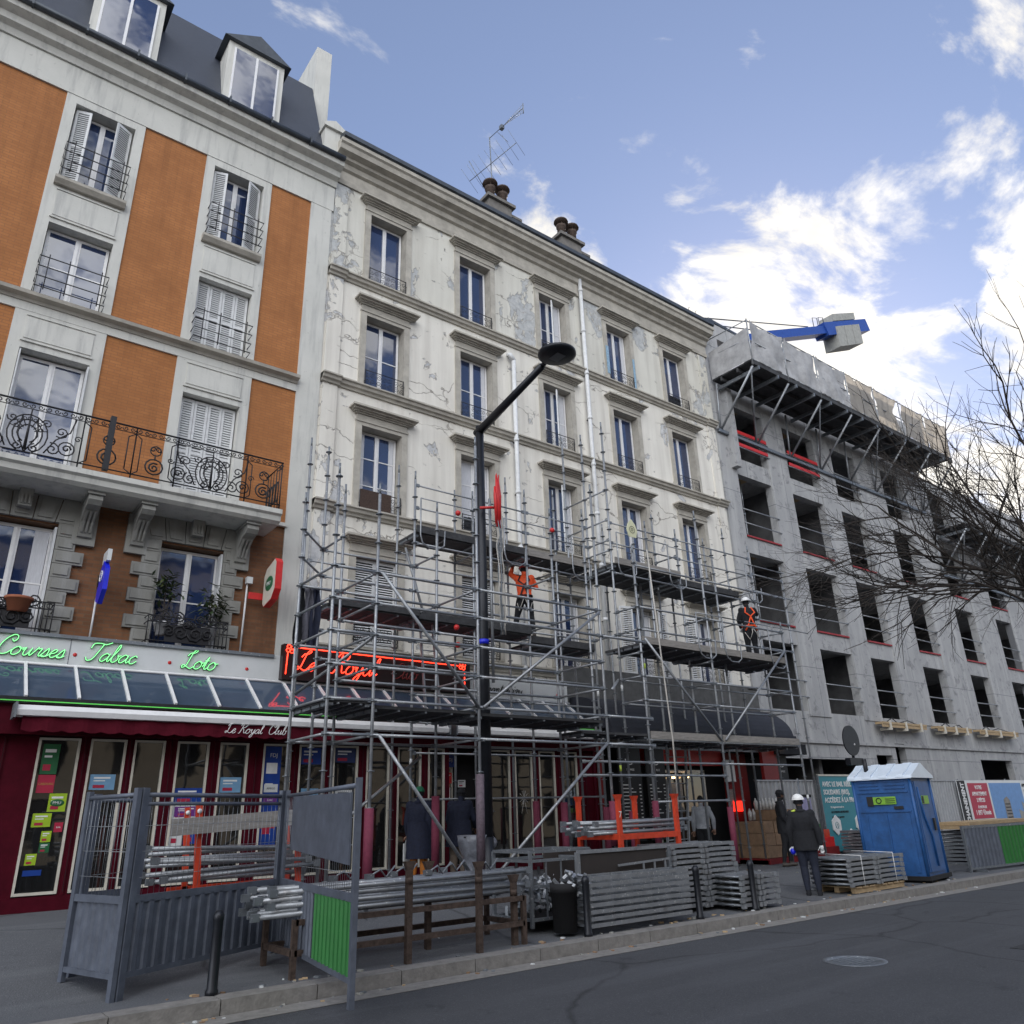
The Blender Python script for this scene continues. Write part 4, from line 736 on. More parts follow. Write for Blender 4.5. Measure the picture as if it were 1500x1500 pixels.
# neon
b=MB()
for w_,x_,h_s in (('Courses',1.0,.14),('Tabac',2.36,.145),('Loto',4.02,.145)): b=MB(); script(b,w_,x_,15.535,4.385,h_s,.016,TXTK); b.build('letter_backing',CF)
b=MB(); script(b,'Courses',1.0,15.51,4.385,.14,.009,NEONG); b.build('neon_lettering',CF)
b=MB(); script(b,'Tabac',2.36,15.51,4.385,.145,.009,NEONG); b.build('neon_lettering',CF)
b=MB(); script(b,'Loto',4.02,15.51,4.385,.145,.009,NEONG); b.build('neon_lettering',CF)
for x in (2.20,3.80,5.27): b=MB(); b.ell((x,15.55,4.47),(.035,.02,.035),RED,8,6); b.build('red_dot',CF)
b=MB(); script(b,'Le',6.22,15.35,4.50,.17,.011,NEONR); script(b,'Royal',6.98,15.35,4.50,.185,.011,NEONR); b.path([(6.15,15.36,4.96),(10.2,15.36,4.92)],.012,NEONR,5); b.path([(6.0,15.36,4.40),(6.02,15.36,4.86)],.012,NEONR,5); b.path([(10.38,15.36,4.40),(10.38,15.36,4.78)],.012,NEONR,5)
for cx0 in (6.07,10.32):
    for k in range(4): circ(b,cx0+.06*math.cos(k*1.57+.6),15.36,4.92+.055*math.sin(k*1.57+.6),.04,NEONR,.011,8)
b.build('neon_lettering',CF)
b=MB(); script(b,'Club',8.45,15.36,4.50,.14,.012,NEONOFF); b.build('neon_lettering',CF)
b=MB(); script(b,'Brantowizu',10.95,15.52,4.38,.12,.012,TXTK); b.build('script_lettering',CF)
for x in (12.55,13.4): b=MB(); b.ell((x,15.54,4.46),(.035,.02,.035),RED,8,6); b.build('red_dot',CF)
# posters stuck in the panes (flat prints)
yp=yf-.006
def poster(x0,x1,z0,z1,m,txt=None,ts=.06,tm=None,name='poster',y=None):
    y=yp if y is None else y
    q=MB(); q.box(x0,x1,y-.004,y,z0,z1,m); o=q.build(name,CF)
    if not txt and (x1-x0)>.13 and (z1-z0)>.13:
        q=MB(); mm=TXTW if m not in (SIGNW,) else TXTK; hh=z1-z0; ww=x1-x0
        q.box(x0+ww*.15,x1-ww*.2,y-.0065,y-.0045,z1-hh*.28,z1-hh*.17,mm); q.box(x0+ww*.15,x1-ww*.4,y-.0065,y-.0045,z1-hh*.45,z1-hh*.38,mm); q.box(x0+ww*.15,x0+ww*.6,y-.0065,y-.0045,z0+hh*.12,z0+hh*.32,CRIM if m is not CRIM else LIME); q.build('print',o)
    if txt: text('print',txt,ts,tm or TXTW,((x0+x1)/2,y-.006,(z0+z1)/2-ts*.35),o,align='CENTER',ext=.0008)
    return o
poster(1.88,2.12,2.42,2.88,DGREEN); poster(1.88,2.12,2.14,2.41,CRIM,'CABOURG',.045,mat('gold_text',(.5,.3,.08),.5)); poster(2.08,2.33,1.86,2.13,LIME); 
q=MB(); q.ell((2.205,yp-.006,1.99),(.10,.006,.055),DGREEN,14,8); o=q.build('poster',CF); text('print','PMU',.06,TXTW,(2.2,yp-.014,1.97),o,align='CENTER',ext=.001)
poster(1.90,2.16,1.64,1.84,LIME); poster(2.22,2.34,1.56,1.70,CRIM,'BAR',.035); poster(2.06,2.2,1.42,1.58,LIME); poster(2.06,2.2,1.27,1.41,DGREEN); poster(1.9,2.05,1.1,1.26,LIME); poster(1.9,2.15,.95,1.03,FDJB); 
poster(3.95,4.43,1.95,2.2,FDJB); poster(3.95,4.43,1.7,1.94,SIGNW); poster(4.0,4.4,1.74,1.9,PURP,y=yp-.006); poster(4.2,4.42,1.30,1.62,FDJB); poster(3.96,4.18,1.28,1.65,SIGNW); poster(4.72,5.1,2.12,2.38,mat('light_blue_print',(.16,.32,.50),.5)); poster(2.62,3.0,2.18,2.42,MATS['light_blue_print'])
o=poster(5.5,5.82,1.2,2.93,FDJB); q=MB(); q.box(5.53,5.79,yp-.009,yp-.005,2.12,2.26,SIGNW); q.build('poster',CF); o=poster(5.53,5.79,1.92,2.06,PURP,'Loto',.055,y=yp-.005); poster(5.53,5.79,1.5,1.7,CRIM,y=yp-.005); text('print','FDJ',.10,TXTW,(5.60,yp-.008,2.74),o,ext=.001)
text('print','AMIGO',.05,TXTK,(5.66,yp-.012,2.17),o,align='CENTER',ext=.001)
poster(6.2,6.62,2.62,2.92,FDJB); poster(6.25,6.6,1.85,2.18,MATS['light_blue_print']); poster(6.9,7.35,2.66,2.93,mat('dim_blue_print',(.015,.03,.11),.5)); poster(6.95,7.3,1.9,2.15,SIGNW); poster(9.5,9.58,2.0,2.3,RED); poster(9.62,9.95,2.62,2.93,FDJB,'FDJ',.1,y=15.1); poster(9.66,9.84,2.28,2.5,RED,y=15.1); poster(9.62,9.8,1.95,2.2,SIGNW,y=15.1); poster(10.0,10.2,2.2,2.35,SIGNW,y=15.1)
q=MB()
for k in range(9): a=.35+k*.3; q.tube((11.6+.05*math.cos(a*2),yp-.004,1.95+.05*math.sin(a*2)),(11.6+.16*math.cos(a*2),yp-.004,1.95+.16*math.sin(a*2)),.003,TXTW,4)
q.path([(11.52,yp-.004,1.62),(11.58,yp-.004,1.85),(11.6,yp-.004,2.12),(11.62,yp-.004,1.85),(11.68,yp-.004,1.62)],.004,TXTW,4); q.build('window_drawing',CF)
# ------------------------------------------------------------------ RESTAURANT FRONT
RF=tag(empty('restaurant_front',(17.8,15.4,.3)),'dark restaurant front with black awning, red wall panels and white lettered menu boards','shopfront')
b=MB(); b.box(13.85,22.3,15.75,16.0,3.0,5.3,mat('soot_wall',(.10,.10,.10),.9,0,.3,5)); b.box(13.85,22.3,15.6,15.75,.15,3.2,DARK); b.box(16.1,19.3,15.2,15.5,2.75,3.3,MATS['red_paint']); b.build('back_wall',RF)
b=MB(); n=14; 
for k in range(10):
    t0,t1=k/10,(k+1)/10; f=lambda t:(15.7-1.5*math.sin(t*1.5),4.45-.95*(1-math.cos(t*1.5)))
    p0,p1=f(t0),f(t1); b.add([(13.95,p0[0],p0[1]),(21.6,p0[0],p0[1]),(21.6,p1[0],p1[1]),(13.95,p1[0],p1[1])],[(0,1,2,3)],mat('black_canvas',(.025,.028,.04),.75,0,.2,3,.3,8),True)
pts=[f(k/10) for k in range(11)]+[(15.7,3.5)]; b.add([(13.95,y,z) for y,z in pts],[tuple(range(12))],MATS['black_canvas']); b.add([(21.6,y,z) for y,z in pts],[tuple(range(12))],MATS['black_canvas']); b.box(13.9,21.65,14.15,14.25,3.38,3.56,MATS['black_canvas']); b.build('awning_hood',RF)
b=MB(); b.box(14.2,21.2,14.6,14.7,3.1,3.2,GALVD); b.box(14.2,21.4,14.9,15.0,3.25,3.33,PLYG); b.box(20.9,22.3,14.3,15.7,3.05,3.35,BLACKF); b.build('awning_frame',RF)
MDR=mat('dark_red_panel',(.16,.006,.006),.5)
for a_ in ((20.3,21.0,14.5,14.6,.3,3.15),(19.3,20.29,15.1,15.2,.3,3.1),(14.0,14.1,14.8,15.6,.3,3.3)): b=MB(); b.box(*a_,MDR); b.build('red_panel',RF)
for x0_,x1_,nm in ((14.5,15.3,'a'),(15.5,16.2,'b'),(21.05,21.65,'c')):
    q=MB(); q.box(x0_,x1_,14.62,14.66,.9,3.1,MENU); o=q.build('menu_board',RF); q=MB()
    for k in range(14):
        z=2.2-k*.085; wdt=(x1_-x0_)*(.35+.25*((k*7)%3)/2)
        q.box(x0_+.07,x0_+.07+wdt,14.612,14.619,z,z+.022,TXTW); q.box(x1_-.12,x1_-.06,14.612,14.619,z,z+.022,TXTW)
    q.build('menu_lines',o); q=MB(); q.path([((x0_+x1_)/2+.16*math.cos(t),14.61,2.86+.16*math.sin(t)) for t in [3.3+i*.25 for i in range(11)]],.012,TXTW,5); q.build('logo_arc',o)
    text('print','THE PIZZ',.07,TXTW,((x0_+x1_)/2,14.612,2.55),o,align='CENTER',ext=.001)
b=MB(); b.box(16.5,18.4,15.25,15.3,.4,2.55,SHOPG); b.box(16.45,16.52,15.2,15.3,.4,2.6,CREAM); b.box(18.4,18.47,15.2,15.3,.4,2.6,CREAM); b.box(16.45,18.47,15.2,15.3,2.55,2.62,CREAM); b.box(17.0,17.5,15.22,15.245,1.8,2.3,PLYG); b.build('doorway',RF)
b=MB(); b.ell((17.6,15.1,2.45),(.07,.05,.05),WARM,8,6); b.ell((17.1,15.15,2.42),(.1,.04,.03),WARM,8,6); b.ell((21.0,14.3,3.25),(.16,.05,.07),WARM,8,6); b.build('lamp',RF)
b=MB(); b.box(19.4,19.85,15.0,15.08,1.5,1.78,REDL); b.build('lit_sign',RF)
b=MB(); b.box(19.2,19.6,15.0,15.09,2.3,2.9,SIGNW); b.box(19.3,19.55,15.05,15.09,1.6,2.1,PLYG); b.build('notice',RF)
# ------------------------------------------------------------------ SMALL SIGNS ON THE ORANGE BUILDING
t=tag(empty('tobacconist_sign',(2.45,15.9,5.7)),'bright blue projecting diamond sign with a white top above the script fascia','sign')
b=MB(); b.poly([(0,-.52),(.16,-.42),(.16,.1),(0,.3),(-.16,.1),(-.16,-.3)],-.04,.04,BRBLUE); b.v=[(2.45-.0+vy*1.0+.0,15.55+vx*1.6,5.95+vz) for vx,vy,vz in b.v]; b.box(2.42,2.49,15.35,15.75,6.22,6.44,SIGNW); b.box(2.41,2.47,15.75,15.9,5.8,6.05,IRON); b.build('panel',t)
b=MB(); b.tube((2.44,15.92,4.82),(2.44,15.92,5.6),.02,WHITE,6); b.path([(2.44,15.92,5.6),(2.44,15.7,5.7)],.02,WHITE,6); b.build('conduit',t); b=MB(); b.path([(2.40,15.55+.10*math.cos(q_),5.95+.10*math.sin(q_)) for q_ in [2*math.pi*k_/12 for k_ in range(13)]],.012,TXTW,5); b.build('emblem',t)
t=tag(empty('betting_sign',(5.5,15.6,6.2)),'red edged cream diamond sign with a green oval beside the pale corner strip','sign')
b=MB(); out_=[(-.36,-.36),(.18,-.42),(.42,-.18),(.36,.36),(-.18,.42),(-.42,.18)]
pts=[(-.30,-.52),(.2,-.42),(.40,-.2),(.40,.46),(.30,.56),(-.26,.42),(-.40,.25),(-.40,-.42)]
b.poly(pts,-.07,.07,RED); b.v=[(5.60+vy,15.42+(-vx)*.8,6.25+vz*.88) for vx,vy,vz in b.v]; b.build('panel',t)
b=MB(); b.poly([(x*.97,z*.97) for x,z in pts],-.075,-.071,CREAM); b.v=[(5.60+vy,15.42+(-vx)*.8,6.25+vz*.88) for vx,vy,vz in b.v]; b.build('face',t)
b=MB(); b.ell((5.522,15.42,6.25),(.006,.22,.16),DGREEN,14,8); o=b.build('oval',t); text('lettering','PMU',.12,TXTW,(5.512,15.55,6.21),o,rotz=R(-90),ext=.001)
b=MB(); b.box(5.2,5.32,15.84,15.96,6.32,6.46,SIGNW); b.path([(5.24,15.93,6.3),(5.22,15.93,4.85)],.02,WHITE,6); b.box(5.25,5.55,15.80,15.84,5.98,6.12,RED); b.build('conduit',t)
# plants and pots in the window railing
def leafpot(x,z,y,h,label,mpot,leafm,n,spread,crown,r=.15):
    t=tag(empty('potted_plant',(x,y,z)),label,'potted plant','potted plants in the low window railing'); b=MB(); b.lathe((x,y,z),[(r*.7,0),(r*.95,.2),(r*1.05,.2),(r*1.05,.25),(r*.9,.25)],mpot,14); b.build('pot',t)
    rn=random.Random(int(x*100)); b=MB()
    stems=[]
    for k in range(3):
        a=k*2.1; top=(x+spread*.3*math.cos(a),y+.1*math.sin(a),z+.2+h*(.75+.12*k)); b.path([(x,y,z+.2),((x+top[0])/2+.02,y,z+.2+h*.4),top],.010,BARK,5); stems.append(top)
    if n: b.build('stem',t)
    b=MB()
    for k in range(n):
        tp=rn.choice(stems); a=rn.uniform(0,6.28); el=rn.uniform(-.6,.7); L=rn.uniform(.12,.2)
        o_=Vector(tp)+Vector((rn.gauss(0,spread*.35),rn.gauss(0,.08),rn.gauss(-crown*.3,crown*.4))); d_=Vector((math.cos(a),math.sin(a)*.6,el-.35)).normalized(); s_=d_.cross(Vector((0,0,1))).normalized()*L*.2
        b.add([o_,o_+d_*L*.5+s_,o_+d_*L,o_+d_*L*.5-s_],[(0,1,2,3)],leafm if rn.random()<.7 else LEAF2)
    if n: b.build('foliage',t)
    return t
leafpot(3.62,5.02,15.78,.95,'tall umbrella shaped plant in the leftmost white pot of the iron window railing',POTW,LEAF,150,.28,.22)
leafpot(4.12,5.02,15.78,.3,'nearly bare middle white pot behind the iron window railing',POTW,LEAF,0,.1,.1)
leafpot(4.52,5.02,15.78,.72,'bushy dark leaved plant in the right white pot by the window shutter',POTW,LEAF,170,.28,.42)
leafpot(1.2,5.15,15.66,.3,'wide terracotta bowl in the leftmost iron window railing',TERR,LEAF,0,.1,.1,.22)
# ------------------------------------------------------------------ SCAFFOLDING
SC=tag(empty('scaffolding',(10,13,.4)),'galvanised tube scaffolding with dark platforms half covering the lower cream facade','scaffolding')
YA,YB,YC,YD,YE,YF=11.3,12.7,13.6,14.35,12.1,12.8
def standard(x,y,z0,z1,r=.0275,foam=None):
    b=MB(); b.tube((x,y,z0),(x,y,z1-.2),r,GALV,8); b.tube((x,y,z1-.2),(x,y,z1),r*.75,GALVD,8)
    z=2.82-.53*4
    while z<z1-.1:
        if z>z0: b.lathe((x,y,z-.012),[(r,0),(.062,0),(.062,.012),(r,.012)],GALVD,10)
        z+=.53
    if (int(x*10)+int(y*7))%3==0: zt=z0+(z1-z0)*(.25+.1*(int(x*7)%5)); b.tube((x,y,zt),(x,y,zt+.14),r+.002,HIVY if int(y*3)%2 else SIGNW,8)
    o=b.build('standard',SC)
    if foam:
        f=MB(); f.lathe((x,y,foam[0]),[(.05,0),(.072,.0),(.072,foam[1]-foam[0]),(.03,foam[1]-foam[0])],foam[2],12); f.build('foam_sleeve',o)
    return o
L0=2.82; ST=.53
for x,zt_,fm in ((5.10,7.3,None),(5.88,7.1,(.55,1.75,FOAM)),(7.93,8.6,(.75,2.25,FOAMG)),(10.98,8.3,(1.0,1.78,FOAM))): standard(x,YA,gz(x,YA),zt_,foam=fm)
for x,zt_,fm in ((5.10,7.25,(.6,1.5,FOAM)),(5.88,7.6,None),(7.93,7.67,(.75,1.95,FOAM)),(10.98,8.2,(.6,1.8,FOAM))): standard(x,YB,gz(x,YB),zt_,foam=fm)
for x,zt_,fm in ((5.88,8.77,None),(7.93,8.73,None),(10.98,9.0,(.6,1.85,FOAM)),(13.0,11.07,(.6,1.7,FOAM)),(15.5,9.3,None),(18.6,9.5,None)): standard(x,YC,gz(x,YC),zt_,foam=fm)
for x,zt_,fm in ((5.80,9.27,None),(7.93,9.17,None),(10.98,9.6,None),(13.0,11.3,None),(15.5,9.1,None),(18.6,9.4,None),(9.45,8.9,None),(14.3,9.0,None)): standard(x,YD,gz(x,YD),zt_,foam=fm)
for x,zt_,fm in ((13.0,7.5,(.9,1.78,FOAM)),(15.46,8.9,(.45,1.62,FOAM)),(18.6,6.3,None)): standard(x,YE,gz(x,YE),zt_,foam=fm)
for x,zt_,fm in ((13.0,11.1,(.5,1.6,FOAM)),(15.46,8.6,None),(18.6,8.7,None),(20.1,8.3,None)): standard(x,YF,gz(x,YF),zt_,foam=fm)
for x,y,zt_ in ((9.45,YC,8.6),(11.9,YC,9.2),(12.0,YB,8.4),(14.3,YF,8.6),(16.9,YF,8.3),(16.9,YD,8.4)): standard(x,y,gz(x,y),zt_)
nled=[0]
def led(p,q,name='ledger',r=.0265,m=GALV):
    b=MB(); p=Vector(p); q=Vector(q); d_=(q-p).normalized(); b.tube(p,q,r,m,7); b.obox(p+d_*.05,d_*.05,Vector((0,.02,0)) if abs(d_.x)>.5 else Vector((.02,0,0)),Vector((0,0,.035)),GALVD); b.obox(q-d_*.05,d_*.05,Vector((0,.02,0)) if abs(d_.x)>.5 else Vector((.02,0,0)),Vector((0,0,.035)),GALVD); nled[0]+=1
    return b.build(name,SC)
lv=lambda k:L0+ST*k
for k in (0,1,2,3,4,5):    # front tower, rows A and B
    for a,e in ((5.1,5.88),(5.88,7.93),(7.93,10.98)): led((a,YA,lv(k)),(e,YA,lv(k)))
    led((10.98,YA,lv(k)),(12.3,YA,lv(k))) if k in (0,1,4) else None
    for x in (5.1,5.88,7.93,10.98):
        if k in(0,1,2,3,5) or x<6: led((x,YA,lv(k)),(x,YB,lv(k)),'transom',.0225)
for k in (0,1,3,5):
    for a,e in ((5.1,5.88),(5.88,7.93),(7.93,10.98)): led((a,YB,lv(k)),(e,YB,lv(k)),'rear_ledger')
for x in (5.88,7.93,10.98):
    for k in (1,5,7): led((x,YB,lv(k)),(x,YC,lv(k)),'transom',.0225)
for k in (5,6,7): led((5.1,YB,lv(k)),(5.88,YC,lv(k)+.0),'transom',.0225)
for k in (3,4,5,6,7,8):
    for a,e in ((5.88,7.93),(7.93,10.98),(10.98,13.0)):
        if k==8 and a<7: continue
        led((a,YC,lv(k)),(e,YC,lv(k)),'inner_ledger',.022)
for k in (5,7,8):
    for a,e in ((5.88,7.93),(7.93,10.98),(10.98,13.0)): led((a,YD,lv(k)),(e,YD,lv(k)),'wall_ledger',.021) if not(k==8 and a<7) else None
for k in (9,10,11):   # guard rails of the upper platform
    for a,e in ((7.93,10.98),(10.98,13.0)): 
        if k!=9: led((a,YC,lv(k)-.25),(e,YC,lv(k)-.25),'guard_rail',.019)
    for a,e in ((13.0,15.46),(15.46,18.6)):
        if k!=9: led((a,YF,lv(k)-.35),(e,YF,lv(k)-.35),'guard_rail',.019)
for k in (-2.0,-1.0,-.5,.4,2,3,5,6,7.9):
    for a,e in ((13.0,15.46),(15.46,18.6)):
        if k<=-1 and a>15: continue
        led((a,YE,lv(k)),(e,YE,lv(k)),'front_ledger',.024)
led((10.98,YE,lv(-1.0)),(13.0,YE,lv(-1.0)),'front_ledger'); led((10.98,YE,lv(-.5)),(13,YE,lv(-.5)),'front_ledger')
for k in (.4,2,3,5,7.9):
    for a,e in ((13.0,15.46),(15.46,18.6)): led((a,YF,lv(k)),(e,YF,lv(k)),'rear_ledger',.022)
for x in (13.0,15.46,18.6):
    for k in (.4,2,3,4,5,6): led((x,YE,lv(k)),(x,YF,lv(k)),'transom',.0225)
    for k in (.4,5,8,9.5): led((x,YF,lv(k)),(x,YC,lv(k)),'transom',.0225)
for k in (9,10.5,12): led((13.0,YF,lv(k)),(13.0,YD,lv(k)),'transom',.0225)
for k in (5.5,7,8.5,9.5): led((18.6,YF,lv(k)),(20.1,YF,lv(k)),'end_ledger',.02); led((18.6,YF,lv(k)),(18.6,YD,lv(k)),'transom',.02)
for k in (2,4): led((5.88,YB,lv(k)),(7.93,YB,lv(k)),'rear_ledger'); led((7.93,YB,lv(k)),(10.98,YB,lv(k)),'rear_ledger')
for k in (1,2): led((7.93,YC,lv(k)),(10.98,YC,lv(k)),'inner_ledger',.022); led((10.98,YC,lv(k)),(13.0,YC,lv(k)),'inner_ledger',.022)
for k in (-3.2,-1.6): led((7.93,YC,lv(k+3.2)-.9),(13.0,YC,lv(k+3.2)-.9),'inner_ledger',.02)
for x in (9.45,11.9): led((x,YC,lv(5)),(x,YD,lv(5)),'transom',.0225); led((x,YC,lv(8)),(x,YD,lv(8)),'transom',.0225)
def deck(x0_,x1_,y0_,y1_,z,toe=True,name='platform'):
    b=MB(); n_=max(1,round((y1_-y0_)/.32)); w_=(y1_-y0_)/n_
    for i in range(n_):
        b.box(x0_+.03,x1_-.03,y0_+i*w_+.008,y0_+(i+1)*w_-.008,z,z+.05,DECK)
        for xx in (x0_+.04,x1_-.12): b.box(xx,xx+.08,y0_+i*w_+.03,y0_+(i+1)*w_-.03,z-.05,z-.002,GALVD)
        for k in range(3): xx=x0_+(x1_-x0_)*(k+1)/4; b.box(xx-.02,xx+.02,y0_+i*w_+.02,y0_+(i+1)*w_-.02,z-.03,z-.002,GALVD)
    o=b.build(name,SC)
    if toe: b=MB(); b.box(x0_+.04,x1_-.04,y0_-.035,y0_-.01,z+.03,z+.19,PLYG if toe==2 else DECK); b.build('toe_board',o)
    return o
deck(7.93,10.98,YC,YD,7.28,1); deck(10.98,13.0,YC,YD,7.28,2); deck(13.0,15.46,YF-.05,YC+.7,7.20,2); deck(15.46,18.6,YC-.3,YD,7.24,1)
deck(5.88,7.93,YC-.3,YD,5.36,1); deck(7.93,10.98,YC-.1,YD,5.36,1); deck(10.98,13.0,YC,YD,5.2,1); deck(13.0,15.46,YE,YF+.5,5.12,2); deck(15.46,18.6,YE,YF+.6,5.12,2)
deck(5.1,5.88,YA,YB,3.30,0); deck(5.88,7.93,YA+.05,YB,3.24,0); deck(7.93,10.98,YA+.05,YB,3.22,0); deck(13.0,15.46,YE,YF+.5,3.02,2); deck(15.46,18.6,YE,YF+.5,3.02,2); deck(11.0,13.0,YE,YF,3.1,0)
def brace(p,q): b=MB(); b.tube(p,q,.029,GALV,7); b.build('diagonal_brace',SC)
brace((5.98,YA-.05,lv(0)),(7.85,YA-.05,.55)); brace((5.95,YA-.05,lv(5)),(7.9,YA-.05,lv(1))); brace((8.0,YA-.05,lv(1)),(10.95,YA-.05,lv(5)-.05)); brace((10.9,YA-.05,lv(0)),(8.1,YA-.05,.6)); brace((7.6,YB,lv(0)-.2),(5.6,YB,1.2)); brace((5.2,YB+.1,lv(1.5)),(5.9,YA,lv(3)))
brace((13.1,YE-.05,lv(4.6)),(15.4,YE-.05,lv(.5))); brace((15.55,YE-.05,lv(.5)),(18.5,YE-.05,lv(5))); brace((8.2,YC,lv(5)),(7.95,YC+.4,lv(8))); brace((12.9,YF,lv(3)),(11.2,YA,lv(2)))
# u shaped swan-neck guard frames along the platforms
for x,y,z in ((8.05,YC-.05,7.2),(10.3,YC-.05,7.2),(12.4,YC-.05,7.15),(13.15,YF-.08,7.15),(15.0,YF-.08,7.12),(15.0,YE-.05,5.2),(16.0,YE-.05,5.2),(17.9,YE-.05,5.2),(18.3,YF-.05,7.2)):
    b=MB(); b.path([(x,y,z+.9),(x,y,z+.05),(x+.05,y,z-.12),(x+.2,y,z-.2),(x+.45,y,z-.2),(x+.6,y,z-.1),(x+.62,y,z+.25)],.017,GALV,6); b.tube((x,y,z+.9),(x+1.9,y,z+.9),.015,GALV,6); b.build('guard_frame',SC)
b=MB(); b.poly([(12.88,7.68),(13.12,7.68),(13.18,7.85),(13.12,8.02),(13.0,8.14),(12.88,8.02),(12.82,7.85)],YE-.06,YE-.045,mat('pale_yellow_tag',(.62,.62,.42),.5)); o=b.build('tag_plate',SC); b=MB(); circ(b,13.0,YE-.065,7.87,.085,TXTK,.006,14); circ(b,13.0,YE-.065,7.87,.035,TXTK,.006,10); b.build('tag_mark',o)
for x,y,z in ((8.45,YB,7.55),(11.0,YB-.05,7.65),(8.4,YB,5.1),(8.43,YB,4.75)): b=MB(); b.ell((x,y,z),(.06,.06,.06),RED,8,6); b.build('coupler_cap',SC)
# rope
tag(MB().path([(13.35,YE-.15,7.4),(13.42,YE-.2,5),(13.55,YE-.18,3),(13.6,YE-.1,1.6)],.018,ROPE,6).build('hoist_rope'),'pale thick rope hanging beside the yellow tag down the scaffold','rope')
# ladders
def ladder(x,y,z0,z1,lean,label,w_=.38,x2=None):
    t=tag(empty('ladder',(x,y,z0)),label,'ladder','ladders standing in the scaffold'); n_=int((z1-z0)/.28); x2=x if x2 is None else x2
    for sg in(-1,1): b=MB(); b.beam((x+sg*w_/2,y,z0),(x2+sg*w_*.42,y+lean,z1),.03,.06,GALV); b.build('rail',t)
    for i in range(1,n_): b=MB(); f=i/n_; b.tube((x+(x2-x)*f-w_/2,y+lean*f,z0+(z1-z0)*f),(x+(x2-x)*f+w_/2,y+lean*f,z0+(z1-z0)*f),.014,GALV,5); b.build('rung',t)
ladder(14.65,YF+.3,gz(14.6,13),3.1,.25,'aluminium ladder rising from the pavement in front of the restaurant door',.75,15.3)
ladder(14.75,YC-.2,5.36,7.2,.2,'short aluminium ladder below the right upper platform',.45,15.0)
ladder(8.45,YC,3.3,5.4,.1,'narrow ladder beside the red neon lettering',.35,8.3)
# cloths hanging on the scaffold
t=tag(empty('hanging_clothes',(5.2,12.75,4.2)),'dark blue and grey work clothes hung on the left scaffold tubes','clothes')
for i,(m_,dx,L) in enumerate(((BLACKF,0,1.05),(mat('grey_cloth',(.12,.12,.15),.9,0,.2,15),.14,.9),(NAVY,.26,1.0))):
    b=MB(); vs=[]
    for k in range(9):
        for j in range(6): u=j/5; v=k/8; vs.append((5.10+dx+u*.16+.03*math.sin(v*6+j),12.78+.05*math.sin(u*9+i)+.03*v,5.47-v*L-.05*(j%2)*v))
    b.add(vs,[(k*6+j,k*6+j+1,(k+1)*6+j+1,(k+1)*6+j) for k in range(8) for j in range(5)],m_,True); b.build('garment',t)
# ------------------------------------------------------------------ STREET LAMP
SL=tag(empty('street_lamp',(8.48,11.9,gz(8.5,11.9))),'tall charcoal street lamp with angled arm and flat oval head','street lamp')
b=MB(); b.path([(8.48,11.9,.4),(8.48,11.9,5),(8.47,11.9,9.25)],[.115,.10,.085],LAMPM,14); b.lathe((8.48,11.9,.35),[(.2,0),(.2,.05),(.13,.3),(.12,.9)],LAMPM,14); b.build('pole',SL)
b=MB(); b.path([(8.47,12.0,9.12),(8.45,9.75,9.62)],[.095,.07],LAMPM,10); b.path([(8.45,9.75,9.62),(8.42,9.55,9.66)],.05,LAMPM,8); b.build('arm',SL)
b=MB(); b.lathe((8.42,9.28,9.62),[(.05,-.06),(.30,-.055),(.36,-.02),(.36,.03),(.28,.07),(.05,.09)],LAMPM,24); h_=b.build('lamp_head',SL)
b=MB(); b.box(8.32,8.52,9.15,9.4,9.548,9.558,mat('led_panel',(.10,.11,.12),.4)); b.build('lens',h_)
b=MB(); b.lathe((8.48,11.9,4.62),[(.108,0),(.108,.09)],BRBLUE,12); b.build('blue_tape',SL)
b=MB(); b.path([(8.62,11.8,3.9),(8.62,11.8,7.6)],.03,GALV,8); tag(b.build('loose_tube'),'bright loose steel tube tied against the charcoal lamp pole','tube')
t=tag(empty('strap_bundle',(8.72,11.6,7.0)),'bundle of red straps with chains hanging beside the lamp pole','straps')
b=MB(); rn=random.Random(2)
for k in range(9): x=8.66+rn.uniform(-.06,.06); b.path([(x,11.6,8.0+rn.uniform(-.2,.1)),(x+rn.uniform(-.05,.05),11.58,7.6),(x+.02,11.6,7.1+rn.uniform(-.2,.1))],[.01,.035,.02],RED,5)
b.path([(8.35,11.75,7.33),(8.7,11.65,7.38)],.03,RED,6); b.build('strap',t)
b=MB()
for k in range(6):
    x=8.72+rn.uniform(-.07,.07); pts=[(x+rn.uniform(-.03,.03),11.6+rn.uniform(-.03,.03),7.2-i*.22) for i in range(12)]; b.path(pts,.011,GALVD if k%2 else ROPE,5)
b.build('chain',t)
